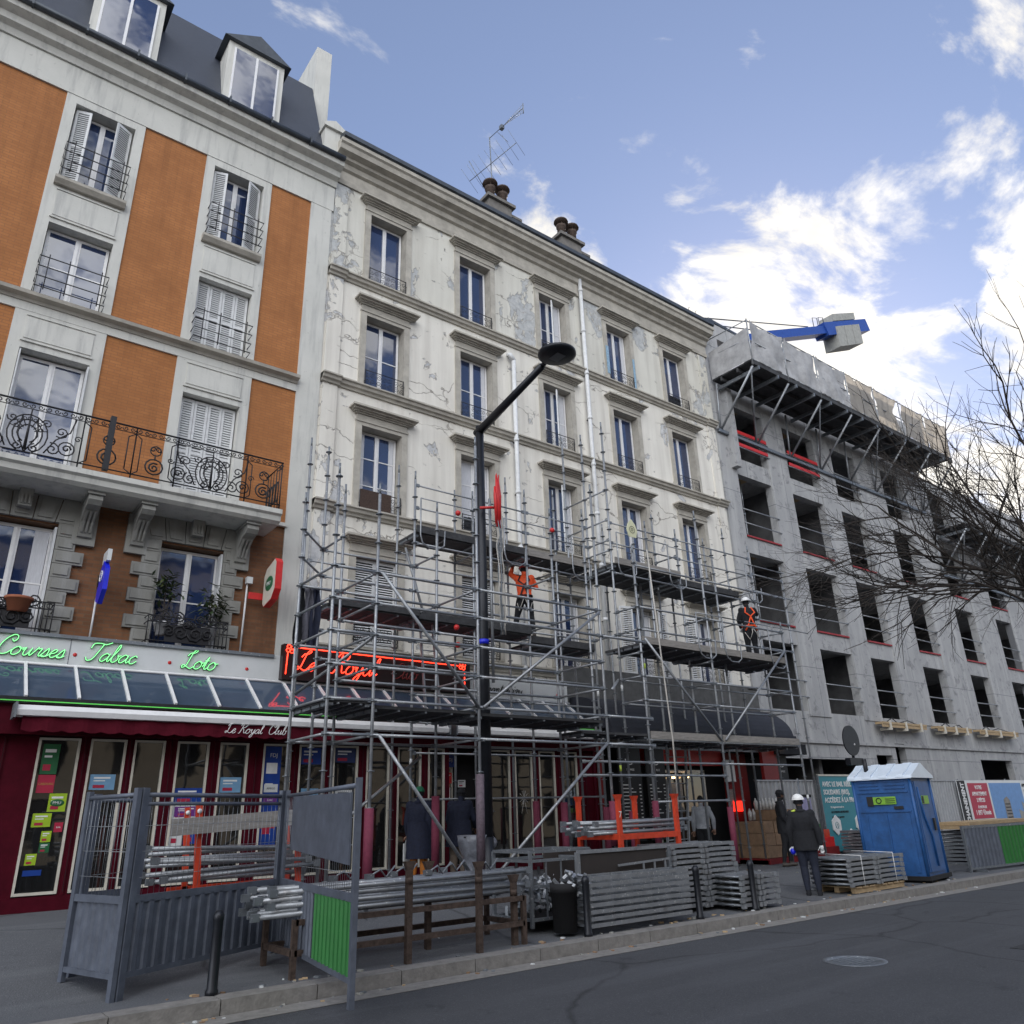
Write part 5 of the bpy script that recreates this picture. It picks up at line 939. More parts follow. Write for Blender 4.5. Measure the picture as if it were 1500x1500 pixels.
# ------------------------------------------------------------------ HOARDING, POSTERS
HF=tag(empty('hoarding_fence',(28,14.3,.2)),'tall ribbed pale grey steel hoarding along the foot of the concrete building','fence')
def ribbed(mb,x0_,x1_,y,z0,z1,m,pitch=.22,dp=.035,ang=0,org=None):
    pts=[]; x=x0_
    while x<x1_:
        pts+=[(x,0),(min(x+pitch*.35,x1_),0),(min(x+pitch*.5,x1_),-dp),(min(x+pitch*.85,x1_),-dp)]; x+=pitch
    pts.append((x1_,0)); vs=[]
    for px,py in pts: vs+=[(px,y+py,z0),(px,y+py,z1)]
    mb.add(vs,[(2*i,2*i+2,2*i+3,2*i+1) for i in range(len(pts)-1)],m)
for i in range(10):
    xa=19.6+i*2.05; xb=xa+2.0; b=MB(); ribbed(b,xa,xb,14.35,.12,2.28,HOARD,.2); b.box(xa,xb,14.3,14.38,2.28,2.32,HOARD); b.build('sheet',HF); b=MB(); b.tube((xb+.02,14.33,0.05),(xb+.02,14.33,2.36),.03,GALVD,8); b.box(xb-.2,xb+.25,14.1,14.6,.12,.26,BLOCK); b.build('post',HF)
t=tag(empty('teal_poster',(23.4,14.1,.2)),'teal poster panel with white hexagons standing between the white helmeted man and the blue toilet','poster')
b=MB(); b.box(22.45,24.95,14.15,14.19,.30,2.42,TEAL); b.build('board',t)
b=MB(); b.box(22.41,22.45,14.13,14.2,.2,2.45,GALVD); b.box(22.45,24.95,14.13,14.2,2.42,2.47,CREAM); b.box(24.95,25,14.13,14.2,.2,2.47,GALVD); b.build('frame',t)
for i,s_ in enumerate(('AVEC LE BAIL RÉEL','SOLIDAIRE (BRS),','ACCÉDEZ À LA PROPRIÉTÉ')): text('lettering',s_,.20,TXTW,(22.6,14.143,2.12-i*.23),t,sx=.95,bold=.004)
for i,(s_,m_) in enumerate((('Un logement neuf en',TXTW),('ACCESSION ABORDABLE',TXTK),('dans votre quartier',TXTK))): text('lettering',s_,.085,m_,(22.85,14.143,1.50-i*.14),t)
for cx0,cz0 in ((23.0,1.02),(23.75,.62),(24.3,1.05)):
    b=MB(); b.poly([(cx0,cz0+.28),(cx0+.22,cz0+.13),(cx0+.22,cz0-.13),(cx0,cz0-.28),(cx0-.22,cz0-.13),(cx0-.22,cz0+.13)],14.12,14.148,TXTW); o=b.build('hexagon',t); b=MB(); circ(b,cx0,14.118,cz0,.09,TEAL,.008,10); b.path([(cx0-.06,14.118,cz0-.08),(cx0,14.118,cz0+.05),(cx0+.07,14.118,cz0-.1)],.007,TEAL,4); b.build('icon',o)
t=tag(empty('document_board',(21.4,14.2,1.4)),'small framed lilac notice on the ribbed hoarding beside the white helmet','notice')
b=MB(); b.box(21.3,21.95,14.20,14.24,1.32,1.82,mat('lilac_paper',(.30,.29,.46),.7)); b.build('paper',t); b=MB(); b.box(21.26,21.99,14.19,14.25,1.82,1.9,DARK); b.box(21.26,21.99,14.19,14.25,1.24,1.32,DARK); b.build('frame',t)
t=tag(empty('advertising_banner',(35.6,14.2,1)),'wide white property banner with crimson price box and tower photo on the hoarding','banner')
b=MB(); b.box(31.4,41,14.17,14.2,.35,2.30,SIGNW); b.build('sheet',t)
b=MB(); b.box(31.4,32.0,14.16,14.169,.35,2.29,TXTK); b.build('black_strip',t)
text('lettering','PROCHAINEMENT',.36,TXTW,(31.86,14.157,-.12+.5),t,roll=R(90),bold=.012,sx=.62)
b=MB(); b.box(32.2,33.85,14.16,14.169,.95,2.2,CRIM); b.build('price_box',t)
for i,(s_,z_) in enumerate((('VOTRE',.19),('APPARTEMENT',.19),('2 PIÈCES',.19),('À PARTIR DE',.13),('1 097 €/mois',.24))): text('lettering',s_,z_,TXTW,(33.02,14.157,1.98-i*.225),t,align='CENTER',sx=.95,bold=.004)
text('lettering','01 78 06 40 43',.22,TXTK,(32.15,14.163,.66),t,bold=.006)
b=MB(); b.box(34.0,36.9,14.16,14.169,.42,2.2,SKYP); b.build('picture_sky',t)
b=MB()
b.poly([(34.9,.45),(35.5,.45),(35.5,1.55),(35.3,1.7),(35.0,1.6)],14.145,14.155,PLYG); b.poly([(34.6,.45),(36.0,.45),(36.0,.75),(35.6,.9)],14.147,14.156,BLOCK)
for k in range(6): b.box(35.02,35.46,14.142,14.146,.8+k*.12,.84+k*.12,TXTK)
b.poly([(36.2,.45),(36.9,.45),(36.9,1.35),(36.6,1.5),(36.6,1.1),(36.2,1.2)],14.146,14.156,BLOCK); b.build('picture_tower',t)
text('lettering','APPARTEMENTS',.17,TXTK,(37.0,14.163,2.05),t,bold=.003); text('lettering','NEUFS',.46,TXTK,(37.1,14.163,1.62),t,bold=.01); text('lettering','DU 2 AU 5 PIÈCES',.15,TXTK,(37.1,14.163,1.38),t)
b=MB(); b.box(37.3,40.9,14.15,14.169,.4,.95,HOARD); b.poly([(37.4,.9),(37.9,.9),(37.9,1.3),(37.6,1.3)],14.15,14.16,BLOCK); b.build('picture_street',t)
# site barriers on the right
def barrier(p,q,z,h,label,m2=None,group=None,split=.62):
    p=Vector(p);q=Vector(q); L=(q-p).length; d_=(q-p)/L; t=tag(empty('site_barrier',(p.x,p.y,z)),label,'barrier',group)
    nrm=Vector((d_.y,-d_.x,0))
    def W_(u,v,w): return p+d_*u+nrm*v+Vector((0,0,z+w))
    b=MB(); k=0; pts=[]; u=.05
    while u<L-.05: pts+=[(u,0),(u+.06,0),(u+.09,.03),(u+.15,.03)]; u+=.18
    a=[x for x in pts if x[0]<=L*split]; c_=[x for x in pts if x[0]>L*split]
    for lst,m_,nm in ((a,HGREY,'grey_sheet'),(([a[-1]]+c_) if c_ else [],m2 or HGREY,'green_sheet' if m2 else 'grey_sheet')):
        if len(lst)<2: continue
        b=MB(); vs=[]
        for uu,vv in lst: vs+=[W_(uu,vv,.1),W_(uu,vv,h-.06)]
        b.add(vs,[(2*i,2*i+2,2*i+3,2*i+1) for i in range(len(lst)-1)],m_); b.build(nm,t)
    b=MB(); b.beam(W_(0,0,h-.03),W_(L,0,h-.03),.05,.06,GALVD); b.beam(W_(0,0,.08),W_(L,0,.08),.05,.05,GALVD); b.beam(W_(.02,0,0),W_(.02,0,h),.05,.06,GALVD); b.beam(W_(L-.02,0,0),W_(L-.02,0,h),.05,.06,GALVD); b.beam(W_(.3,-.25,.03),W_(.3,.25,.03),.05,.05,GALVD); b.beam(W_(L-.3,-.25,.03),W_(L-.3,.25,.03),.05,.05,GALVD); b.build('frame',t)
    return t
barrier((20.75,9.5,0),(23.9,9.3,0),0,1.02,'low site barrier half blue grey and half green sheet beside the blue toilet',HGREEN,'corrugated site barriers',.52)
barrier((23.95,9.3,0),(26.9,9.2,0),0,1.02,'low corrugated site barrier at the extreme right edge beyond the green one',HGREEN,'corrugated site barriers',.2)
t=tag(empty('timber_pile',(23,10.6,0)),'pale sawn timber boards piled behind the grey and green barrier','timber')
b=MB(); 
for k in range(2): b.box(22.3+.1*k,26.6-.2*k,10.0+.02*k,11.0,.90+k*.09,.98+k*.09,PLY)
for k in range(9): b.box(22.5,26.4,10.15,10.9,.05+k*.093,.11+k*.093,GALVD)
b.build('boards',t)
t=tag(empty('tube_pile',(22.5,12.8,.1)),'dark stack of flat steel frames between the blue toilet and barrier','scaffold frames')
b=MB()
for k in range(9): b.box(21.9+.05*(k%2),25.3,12.2,13.4,.16+k*.085,.22+k*.085,GALVD)
b.build('frames',t)
# ------------------------------------------------------------------ PORTABLE TOILET
PT=tag(empty('portable_toilet',(18.3,9.5,0)),'blue plastic portable toilet with pale ridged roof and green labels at the kerb','toilet')
ax=Vector((.99,.14,0)); ay=Vector((-.14,.99,0)); O=Vector((17.75,9.0,0)); wd_,dp_=1.24,1.22
def T(u,v,w): return O+ax*u+ay*v+Vector((0,0,w))
def tb(mb,u0,u1,v0,v1,w0,w1,m): vs=[T(u,v,w) for w in (w0,w1) for v in (v0,v1) for u in (u0,u1)]; mb.add(vs,[(0,2,3,1),(4,5,7,6),(0,1,5,4),(2,6,7,3),(0,4,6,2),(1,3,7,5)],m)
b=MB(); tb(b,.0,dp_,0,wd_,.12,2.12,BLUEP); b.add([T(0,0,2.12),T(dp_,0,2.12),T(dp_/2,0,2.36),T(0,wd_,2.12),T(dp_,wd_,2.12),T(dp_/2,wd_,2.36)],[(0,1,2),(3,5,4)],BLUEP)
for u in (0,dp_):
    for v in (0,wd_): b.tube(T(u,v,.12),T(u,v,2.12),.035,BLUEP,8)
for v0,v1 in ((.12,.56),(.68,1.12)):
    for k in range(3): tb(b,-.02,0,v0,v1,1.88+k*.07,1.91+k*.07,BLUEP)
tb(b,-.025,0,.08,1.16,1.40,1.43,BLUEP); tb(b,-.025,0,.08,1.16,1.80,1.83,BLUEP); tb(b,-.03,0,.6,.63,.2,1.38,BLUEP); tb(b,-.018,0,.12,.2,.2,1.38,BLUEP); tb(b,-.018,0,1.03,1.11,.2,1.38,BLUEP)
for u0,u1 in ((.1,.16),(1.02,1.08)): tb(b,u0,u1,-.02,0,.2,2.0,BLUEP)
b.build('cabin',PT)
b=MB(); tb(b,.17,1.01,-.03,-.002,.2,2.02,BLUEP)
b.path([T(.3,-.035,1.9),T(.36,-.05,1.3),T(.6,-.05,.9),T(.62,-.05,.3)],.02,BLUEP,6); dr=b.build('door',PT); b=MB(); tb(b,.86,.94,-.07,-.03,1.0,1.25,IRON); b.build('handle',dr)
b=MB(); 
for k in range(9):
    u0=-.08+k*(dp_+.16)/9; u1=u0+(dp_+.16)/9; e=.015 if k%2 else 0
    pr_=[(-.09,2.10),(0.0,2.17),(wd_*.28,2.36),(wd_/2,2.42),(wd_*.72,2.36),(wd_,2.17),(wd_+.09,2.10),(wd_,2.12),(wd_/2,2.33),(0,2.12)]
    # ridge runs along the cabin's v axis in the photo: swap
    pass
pr_=[(-.09,2.09),(-.06,2.15),(dp_*.25,2.285),(dp_*.46,2.41),(dp_*.54,2.41),(dp_*.75,2.285),(dp_+.06,2.15),(dp_+.09,2.09)]
for k in range(8):
    v0=-.09+k*(wd_+.18)/8; v1=v0+(wd_+.18)/8-.012; e=.018 if k%2 else 0
    vs=[T(u,v0,w+e) for u,w in pr_]+[T(u,v1,w+e) for u,w in pr_]; n=len(pr_); b.add(vs,[(i,i+1,n+i+1,n+i) for i in range(n-1)]+[tuple(range(n)),tuple(range(2*n-1,n-1,-1))],ROOFP)
vs=[T(u,-.08,w-.01) for u,w in pr_]+[T(u,wd_+.08,w-.01) for u,w in pr_]; b.add(vs,[(i,i+1,n+i+1,n+i) for i in range(n-1)],ROOFP)
b.build('roof',PT); b=MB(); b.tube(T(.3,1.0,2.2),T(.3,1.0,2.55),.05,IRON,10); b.build('vent_pipe',PT)
b=MB(); tb(b,-.06,dp_+.06,-.06,wd_+.06,.05,.13,DARK); tb(b,.05,.2,-.02,wd_,.0,.05,DARK); tb(b,1.0,1.15,-.02,wd_,0,.05,DARK); b.build('skid_base',PT)
GRLAB=mat('green_label',(.20,.42,.04),.5)
b=MB(); tb(b,-.034,-.026,.35,.84,1.56,1.72,GRLAB); tb(b,-.034,-.026,.84,.98,1.53,1.73,TXTK); tb(b,-.034,-.026,.22,.42,1.46,1.52,TXTK); b.path([T(-.036,.72+.055*math.cos(q_),1.64+.055*math.sin(q_)) for q_ in [2*math.pi*k_/12 for k_ in range(13)]],.012,TXTK,5); b.build('label',PT)
lr=math.atan2(-.99,.14); 
b=MB()
for k in range(3): tb(b,-.038,-.034,.37,.58,1.585+k*.04,1.60+k*.04,TXTK)
b.build('label_lines',PT)
b=MB(); tb(b,.42,.84,-.045,-.032,1.55,1.72,GRLAB); tb(b,.42,.53,-.049,-.045,1.56,1.71,TXTK); b.build('label',PT)
# ------------------------------------------------------------------ BUNDLES OF SCAFFOLD FRAMES
def frames(c,L,Dp,nl,z,label,name='frame_stack',rot=0,band=True,h=.085,group=None):
    t=tag(empty(name,(c[0],c[1],z)),label,'scaffold frames',group); rn=random.Random(int(c[0]*10)); ca,sa=math.cos(rot),math.sin(rot)
    def w_(u,v,ww): return Vector((c[0]+u*ca-v*sa,c[1]+u*sa+v*ca,z+ww))
    for k in range(nl):
        b=MB(); zz_=k*h+.03; dx=rn.uniform(-.03,.03)
        for v in (-Dp/2,-Dp/6,Dp/6,Dp/2): b.beam(w_(-L/2+dx,v,zz_+.02),w_(L/2+dx,v,zz_+.02),.045,h*.62,GALV)
        b.beam(w_(-L/2+dx,0,zz_+h*.25),w_(L/2+dx,0,zz_+h*.25),Dp,.012,GALVD)
        for u in [-L/2,-.05,.05,L/2]:
            b.tube(w_(u+dx,-Dp/2-.02,zz_+.02),w_(u+dx,Dp/2,zz_+.02),.02,GALVD,6)
            b.obox(w_(u+dx,-Dp/2-.03,zz_+.01),Vector((ca,sa,0))*.035,Vector((-sa,ca,0))*.03,Vector((0,0,h*.42)),GALV)
        b.build('steel_deck',t)
    if band:
        b=MB(); H_=nl*h+.02
        for u in (-L*.28,L*.33): b.path([w_(u,-Dp/2-.04,0),w_(u,-Dp/2-.05,H_),w_(u,Dp/2+.04,H_+.02)],.008,TXTW,4)
        b.build('strap',t)
    return t
t=tag(empty('timber_pallet',(15.9,9.5,0)),'small pale timber pallet under the strapped steel frame bundle','pallet')
b=MB()
for y in (9.05,9.4,9.75): b.box(15.0,16.8,y,y+.1,.01,.1,PLY)
for k in range(8): b.box(15.0+k*.23,15.18+k*.23,9.02,9.9,.1,.125,PLY)
b.build('slats',t)
frames((15.78,9.42),1.95,.8,6,.13,'strapped bundle of grey steel scaffold decks on a pallet before the blue toilet')
frames((11.35,9.95),1.55,.75,12,.06,'tall stack of grey steel scaffold decks beside the orange rack',h=.083,band=False)
frames((12.05,9.35),.95,.6,6,.04,'shorter stack of grey steel decks with a green stripe in front',h=.085,band=False)
# ------------------------------------------------------------------ ORANGE RACK and its tubes
def rack(x0_,x1_,y0_,y1_,z0_,z1_,label,m=ORANGE,feet=True):
    t=tag(empty('stillage_rack',((x0_+x1_)/2,(y0_+y1_)/2,z0_)),label,'rack'); zb_=z0_+.45 if feet else z0_
    for x in (x0_,x1_):
        for y in (y0_,y1_):
            b=MB(); b.beam((x,y,z0_),(x,y,z1_),.07,.07,m); b.add([(x-.035,y-.035,z1_),(x+.035,y-.035,z1_),(x+.035,y+.035,z1_),(x-.035,y+.035,z1_),(x-.07,y-.05,z1_+.08),(x+.07,y-.05,z1_+.08),(x+.07,y+.05,z1_+.08),(x-.07,y+.05,z1_+.08)],[(0,1,5,4),(1,2,6,5),(2,3,7,6),(3,0,4,7)],m); b.box(x-.05,x+.05,y-.05,y+.05,z0_-.02,z0_+.15,RUST); b.build('post',t)
    b=MB(); 
    for y in (y0_,y1_): b.beam((x0_,y,zb_),(x1_,y,zb_),.06,.09,m)
    for x in (x0_,x1_): b.beam((x,y0_,zb_),(x,y1_,zb_),.06,.09,m)
    b.build('base_frame',t); return t
rk=rack(9.84,11.25,10.0,11.0,.75,1.78,'bright orange steel stillage rack with four posts holding loose tubes',ORANGE,True)
text('painted_number','7',.14,TXTW,(9.80,9.96,1.5),rk,ext=.001)
rack(9.6,11.3,9.9,11.1,.12,.72,'low dark rusty rack under the bright orange rack',RUST,False)
rn=random.Random(9)
def tubes(n,x0_,x1_,y,z,dy,dz,lbl,grp,r=.024,m=GALV,tilt=.02,yr=0):
    for i in range(n):
        b=MB(); yy=y+(i%4)*dy+rn.uniform(-.01,.01); zz_=z+(i//4)*dz; s0=rn.uniform(-.15,.15)
        p=Vector((x0_+s0,yy,zz_+rn.uniform(-tilt,tilt))); q=Vector((x1_+s0,yy+yr,zz_+rn.uniform(-tilt,tilt))); b.tube(p,q,r,m,8)
        d_=(q-p).normalized()
        for e in (p,q): b.obox(e+d_*(.04 if e is p else -.04),d_*.045,Vector((0,.03,0)),Vector((0,0,.04)),GALVD)
        tag(b.build('scaffold_tube'),lbl,'tube',grp)
tubes(12,9.3,11.7,10.15,1.27,.19,.075,'steel scaffold tube lying in the bright orange rack','tubes lying in the orange rack',r=.026)
rr=tag(empty('rusty_rack',(5.9,9.3,.1)),'dark rusty stake rack carrying long tubes before the cafe door','rack')
for x,y,zt_ in ((5.28,9.05,1.10),(5.95,9.7,1.05),(6.31,9.05,1.04),(6.98,9.2,.84)):
    b=MB(); b.beam((x,y,gz(x,y)),(x,y,zt_-.1),.07,.07,RUST); b.add([(x-.035,y-.03,zt_-.1),(x+.035,y-.03,zt_-.1),(x+.035,y+.03,zt_-.1),(x-.035,y+.03,zt_-.1),(x-.075,y-.04,zt_),(x+.075,y-.04,zt_),(x+.075,y+.04,zt_),(x-.075,y+.04,zt_)],[(0,1,5,4),(1,2,6,5),(2,3,7,6),(3,0,4,7)],RUST); b.tube((x,y,zt_-.25),(x,y,zt_-.18),.05,RUST,8); b.build('stake',rr)
b=MB()
for z in (.25,.55): b.beam((3.9,9.15,z),(7.1,9.15,z),.06,.06,RUST); b.beam((3.9,10.0,z),(7.1,10.0,z),.06,.06,RUST)
b.beam((3.9,9.15,.25),(3.9,10.0,.25),.06,.06,RUST); b.beam((7.1,9.15,.25),(7.1,10.0,.25),.06,.06,RUST)
for x in (3.9,7.1):
    for y in (9.15,10.0): b.beam((x,y,gz(x,y)),(x,y,.58),.06,.06,RUST)
b.build('base_frame',rr)
tubes(16,3.6,7.3,9.3,.64,.17,.075,'long steel scaffold tube piled across the dark rusty stake rack','tubes piled on the rusty rack',r=.03)
b=MB()
for k in range(6): x=4.6+k*.4; p=Vector((x,9.5+rn.uniform(-.1,.3),.93)); b.path([p,p+Vector((.18,.05,.07)),p+Vector((.3,.12,-.03)),p+Vector((.42,.1,.1))],.012,GALV,5); b.obox(p,Vector((.05,0,0)),Vector((0,.04,0)),Vector((0,0,.03)),GALVD)
tag(kind(b.build('coupler_scrap'),'stuff') if False else b.build('coupler_scrap'),'loose couplers and bent brackets scattered on top of the rusty rack tubes','scrap')
# left tube rack behind the fence
lr_=tag(empty('tube_rack',(3.9,11.4,.2)),'rack with slim orange uprights full of tubes behind the left mesh fence','rack')
for x,y in ((3.28,11.0),(4.72,11.25),(4.9,12.1),(3.45,12.1)): b=MB(); b.beam((x+.12,y,.2),(x,y,1.83),.075,.05,ORANGE); b.tube((x,y-.045,1.76),(x,y-.03,1.76),.03,TXTW,8); b.build('upright',lr_)
b=MB(); b.beam((3.3,11.05,.78),(4.8,11.25,.80),.05,.07,ORANGE); b.beam((3.3,12.1,.78),(4.9,12.1,.80),.05,.07,ORANGE); b.beam((3.35,11.0,.25),(4.85,11.25,.25),.06,.08,ORANGE); b.build('base_frame',lr_)
b=MB(); b.obox((3.9,10.95,1.62),(.98,.08,.05),(0,.02,0),(-.005,0,.10),PLYG); tag(b.build('plank'),'weathered wide plank leaning on top of the left tube rack','plank')
tubes(10,2.8,4.9,11.15,1.0,.2,.16,'steel scaffold tube stored in the left orange rack','tubes stored in the left rack',r=.028,tilt=.06)
for k in range(5):
    b=MB(); x=3.35+k*.17; b.tube((x,11.05,.3),(x+.05,11.1,.8+.05*(k%2)),.03,GALV,7); b.box(x-.06,x+.12,11.0,11.15,.24,.3,GALVD); tag(b.build('base_jack'),'short upright base jack under the left tube rack','base jack','base jacks under the left rack')
# ------------------------------------------------------------------ MESH FENCES
def fence(p,q,h,label,sheet=True,board=False,split=None,low=True):
    p=Vector(p+(0,));q=Vector(q+(0,)); L=(q-p).length; d_=(q-p)/L; z=0; g0=gz(p.x,p.y); g1=gz(q.x,q.y); t=tag(empty('mesh_fence',(p.x,p.y,g0)),label,'fence','mesh fences round the tube store')
    def W_(u,w): return p+d_*u+Vector((0,0,w))
    b=MB()
    for u in (0.03,L-.03): b.beam(W_(u,(g0 if u<1 else g1)),W_(u,h+.03),.05,.075,HGREY,up=tuple(d_))
    b.tube(W_(0,h-.04),W_(L,h-.04),.024,HGREY,8); b.tube(W_(0,h-.13),W_(L,h-.13),.02,HGREY,8) if low else None
    b.beam(W_(0,.90),W_(L,.90),.04,.07,HGREY); b.beam(W_(0,.22),W_(L,.22),.04,.05,HGREY); b.build('frame',t)
    b=MB(); n_=int(L/.075)
    for i in range(1,n_): b.tube(W_(i*L/n_,.92),W_(i*L/n_,h-.05),.0028,GALV,3)
    for w in (1.1,1.35,1.6): b.tube(W_(0,w),W_(L,w+.012),.0034,GALV,3)
    b.build('wire_mesh',t)
    pts=[]; u=.05; nrm=Vector((d_.y,-d_.x,0))
    while u<L-.05: pts+=[(u,0),(u+.05,0),(u+.07,.02),(u+.12,.02)]; u+=.14
    for lo,hi,m_ in ((0,(split or 1)*L,HGREY),((split or 1)*L,L,HGREEN)):
        lst=[x for x in pts if lo<=x[0]<=hi]
        if len(lst)<2: continue
        b=MB(); vs=[]
        for uu,vv in lst: vs+=[W_(uu,.24)+nrm*vv,W_(uu,.88)+nrm*vv]
        b.add(vs,[(2*i,2*i+2,2*i+3,2*i+1) for i in range(len(lst)-1)],m_); b.build('ribbed_sheet',t)
    if board: b=MB(); vs=[W_(L*.14,1.28),W_(L*.93,1.18),W_(L*.93,h-.1),W_(L*.14,h-.06)]; b.add(vs+[v+nrm*.02 for v in vs],[(0,1,2,3),(4,5,6,7),(0,1,5,4),(1,2,6,5),(2,3,7,6),(3,0,4,7)],HGREY); lab(b.build('hanging_board',t),'blue grey sheet hung on the mesh')
fence((2.2,9.4),(4.19,10.45),1.95,'long mesh fence panel in front of the left tube rack')
fence((4.22,10.42),(3.72,7.36),1.95,'mesh fence panel with a hanging grey sheet and a green lower corner',board=True,split=.55,low=False)
fence((2.16,9.38),(1.86,10.4),1.95,'short end panel of mesh fence closest to the left shop windows',low=False)
fence((1.95,10.5),(2.6,10.7),1.93,'narrow mesh fence leaf folded behind the left fence corner',low=False)
# ------------------------------------------------------------------ BINS, BOARD, LOW FRAMES, BOLLARDS
t=tag(empty('steel_bin',(8.2,9.6,.1)),'open grey steel frame cage holding couplers beside the rusty stake rack','cage')
b=MB(); x0_,x1_,y0_,y1_,z0_,z1_=7.6,8.75,9.6,10.5,.1,1.08
for x in (x0_,x1_):
    for y in (y0_,y1_): b.beam((x,y,z0_),(x,y,z1_),.045,.045,GALVD)
for z in (.2,.62,z1_-.12,z1_):
    for y in (y0_,y1_): b.beam((x0_,y,z),(x1_,y,z),.04,.04,GALVD)
    for x in (x0_,x1_): b.beam((x,y0_,z),(x,y1_,z),.04,.04,GALVD)
for k in range(1,4): x=x0_+(x1_-x0_)*k/4; b.beam((x,y0_,.2),(x,y0_,z1_-.12),.02,.02,GALVD)
b.build('cage_frame',t); b=MB(); b.box(x0_,x1_,y0_,y1_,.16,.2,DARK)
for k in range(90): p=Vector((rn.uniform(x0_+.1,x1_-.1),rn.uniform(y0_+.08,y1_-.1),rn.uniform(.24,.7))); v=Vector((rn.gauss(0,1),rn.gauss(0,1),rn.gauss(0,1))).normalized(); b.obox(p,v*.07,v.orthogonal().normalized()*.025,v.cross(v.orthogonal()).normalized()*.02,GALV if k%3 else GALVD)
kind(b.build('couplers',t),'stuff')
t=tag(empty('dark_crate',(9.5,9.6,.1)),'long dark brown sided steel crate with a small ladder rail in front','crate')
b=MB(); b.box(8.45,10.35,9.5,9.54,.12,1.02,mat('brown_panel',(.028,.022,.02),.7)); b.box(8.45,10.35,10.3,10.34,.12,1.02,MATS['brown_panel']); b.build('side_panel',t)
b=MB(); b.beam((8.42,9.5,1.04),(10.4,9.5,1.04),.05,.05,GALV); b.beam((8.42,9.5,.1),(8.42,9.5,1.04),.06,.06,GALV); b.beam((10.4,9.5,.1),(10.4,9.5,1.04),.06,.06,GALVD); b.beam((9.2,9.44,.82),(10.35,9.44,.86),.03,.03,GALV)
for x in (9.75,10.0,10.25): b.beam((x,9.44,.3),(x,9.44,.84),.03,.02,GALV)
b.build('rim',t)
t=tag(empty('frame_tray',(9,9.1,.1)),'low flat stack of pale grey frames in front of the dark brown crate','scaffold frames')
for k in range(8):
    b=MB(); z=.12+k*.085; x0_,x1_=8.15,10.25
    for y in (8.99,9.38): b.beam((x0_,y,z),(x1_,y,z),.035,.05,GALV)
    for q in range(6): x=x0_+(x1_-x0_)*q/5; b.beam((x,8.99,z),(x,9.38,z),.03,.03,GALVD)
    b.build('grey_frame',t)
t=tag(empty('coupler_bucket',(8.3,9.35,.05)),'dark round tub of scaffold couplers in front of the steel cage','tub')
b=MB(); b.lathe((7.95,9.3,.05),[(.17,0),(.19,.5),(.20,.5),(.20,.62),(.16,.6)],DARK,14); b.build('tub',t)
b=MB(); 
for k in range(26): p=Vector((7.95+rn.gauss(.15,.12),9.25+rn.gauss(0,.08),.5+rn.uniform(0,.3))); v=Vector((rn.gauss(0,1),rn.gauss(0,1),rn.gauss(0,1))).normalized(); b.obox(p,v*.06,v.orthogonal().normalized()*.02,v.cross(v.orthogonal()).normalized()*.02,GALV)
kind(b.build('couplers',t),'stuff')
for x,l_ in ((11.84,'black round bollard at the kerb nearest the white helmeted man'),(10.45,'black bollard in front of the tall stack of steel decks'),(8.1,'black bollard in front of the steel cage'),(3.0,'black bollard at the kerb before the left mesh fence')):
    b=MB(); b.lathe((x,9.0,0),[(.065,0),(.065,.04),(.052,.06),(.05,.66),(.056,.68),(.056,.72),(.03,.76)],LAMPM,14); tag(b.build('bollard'),l_,'bollard','black kerb bollards')
# road sign seen from behind
t=tag(empty('road_sign',(21.9,13.4,.2)),'round black backed road sign on a dark post beside the blue toilet roof','road sign')
b=MB(); b.tube((20.9,12.0,gz(20.9,12)),(20.9,12.0,3.55),.04,LAMPM,8); b.build('post',t); b=MB(); cxs,czs=20.83,3.22
b.add([(cxs+.40*math.cos(a),11.93+q,czs+.40*math.sin(a)) for q in (0,.03) for a in [2*math.pi*i/32 for i in range(32)]],[tuple(range(32)),tuple(range(63,31,-1))]+[(i,(i+1)%32,(i+1)%32+32,i+32) for i in range(32)],LAMPM); b.ell((cxs+.12,11.925,czs-.1),(.03,.01,.03),TXTW,8,6); b.build('disc',t)
b=MB(); b.box(20.55,21.2,11.9,12.05,2.58,2.76,LAMPM); b.ell((21.15,11.89,2.68),(.04,.02,.04),SIGNW,8,6); b.build('housing',t)
# wrapped pallets
t=tag(empty('wrapped_pallet',(19.6,14.1,.2)),'pallet of brown boxes in clear film beside the restaurant menu board','pallet')
b=MB(); b.box(18.55,20.7,13.5,14.7,.18,.34,BRED); 
for k in range(4): b.box(18.55+k*.65,18.7+k*.65,13.45,14.72,.12,.3,BRED)
b.build('red_pallet',t); rn=random.Random(4)
b=MB()
for i in range(5):
    for k in range(3): b.box(18.6+i*.42,18.99+i*.42+rn.uniform(-.01,.02),13.5+rn.uniform(0,.05),14.6,.35+k*.3,.64+k*.3,CARD)
b.box(19.3,20.4,13.55,14.5,1.25,1.52,CARD); b.build('cartons',t)
b=MB(); 
for k in range(70): p=Vector((rn.uniform(19.7,20.65),13.47,rn.uniform(.4,1.2))); b.ell(p,(rn.uniform(.03,.09),.02,rn.uniform(.04,.1)),PLASTW,6,4)
b.path([(19.2,13.46,1.28),(19.5,13.44,1.2),(19.75,13.46,1.05)],[.03,.06,.03],PLASTW,5); b.build('wrapping',t)
b=MB(); b.box(20.35,20.5,13.43,13.45,.75,1.05,SIGNW); b.build('paper_label',t)
t=tag(empty('crate_pallet',(21.2,14.3,.2)),'red plastic crate pallet with orange and green goods behind the man in a black beanie','pallet')
b=MB(); b.box(20.8,21.9,13.5,14.5,.16,.5,BRED); b.box(20.85,21.8,13.55,14.4,.5,.75,MATS['red_paint']); b.box(20.9,21.7,13.6,14.3,.75,.95,ORANGE); b.box(21.0,21.3,13.6,14.0,.95,1.1,HGREEN); b.build('crates',t)
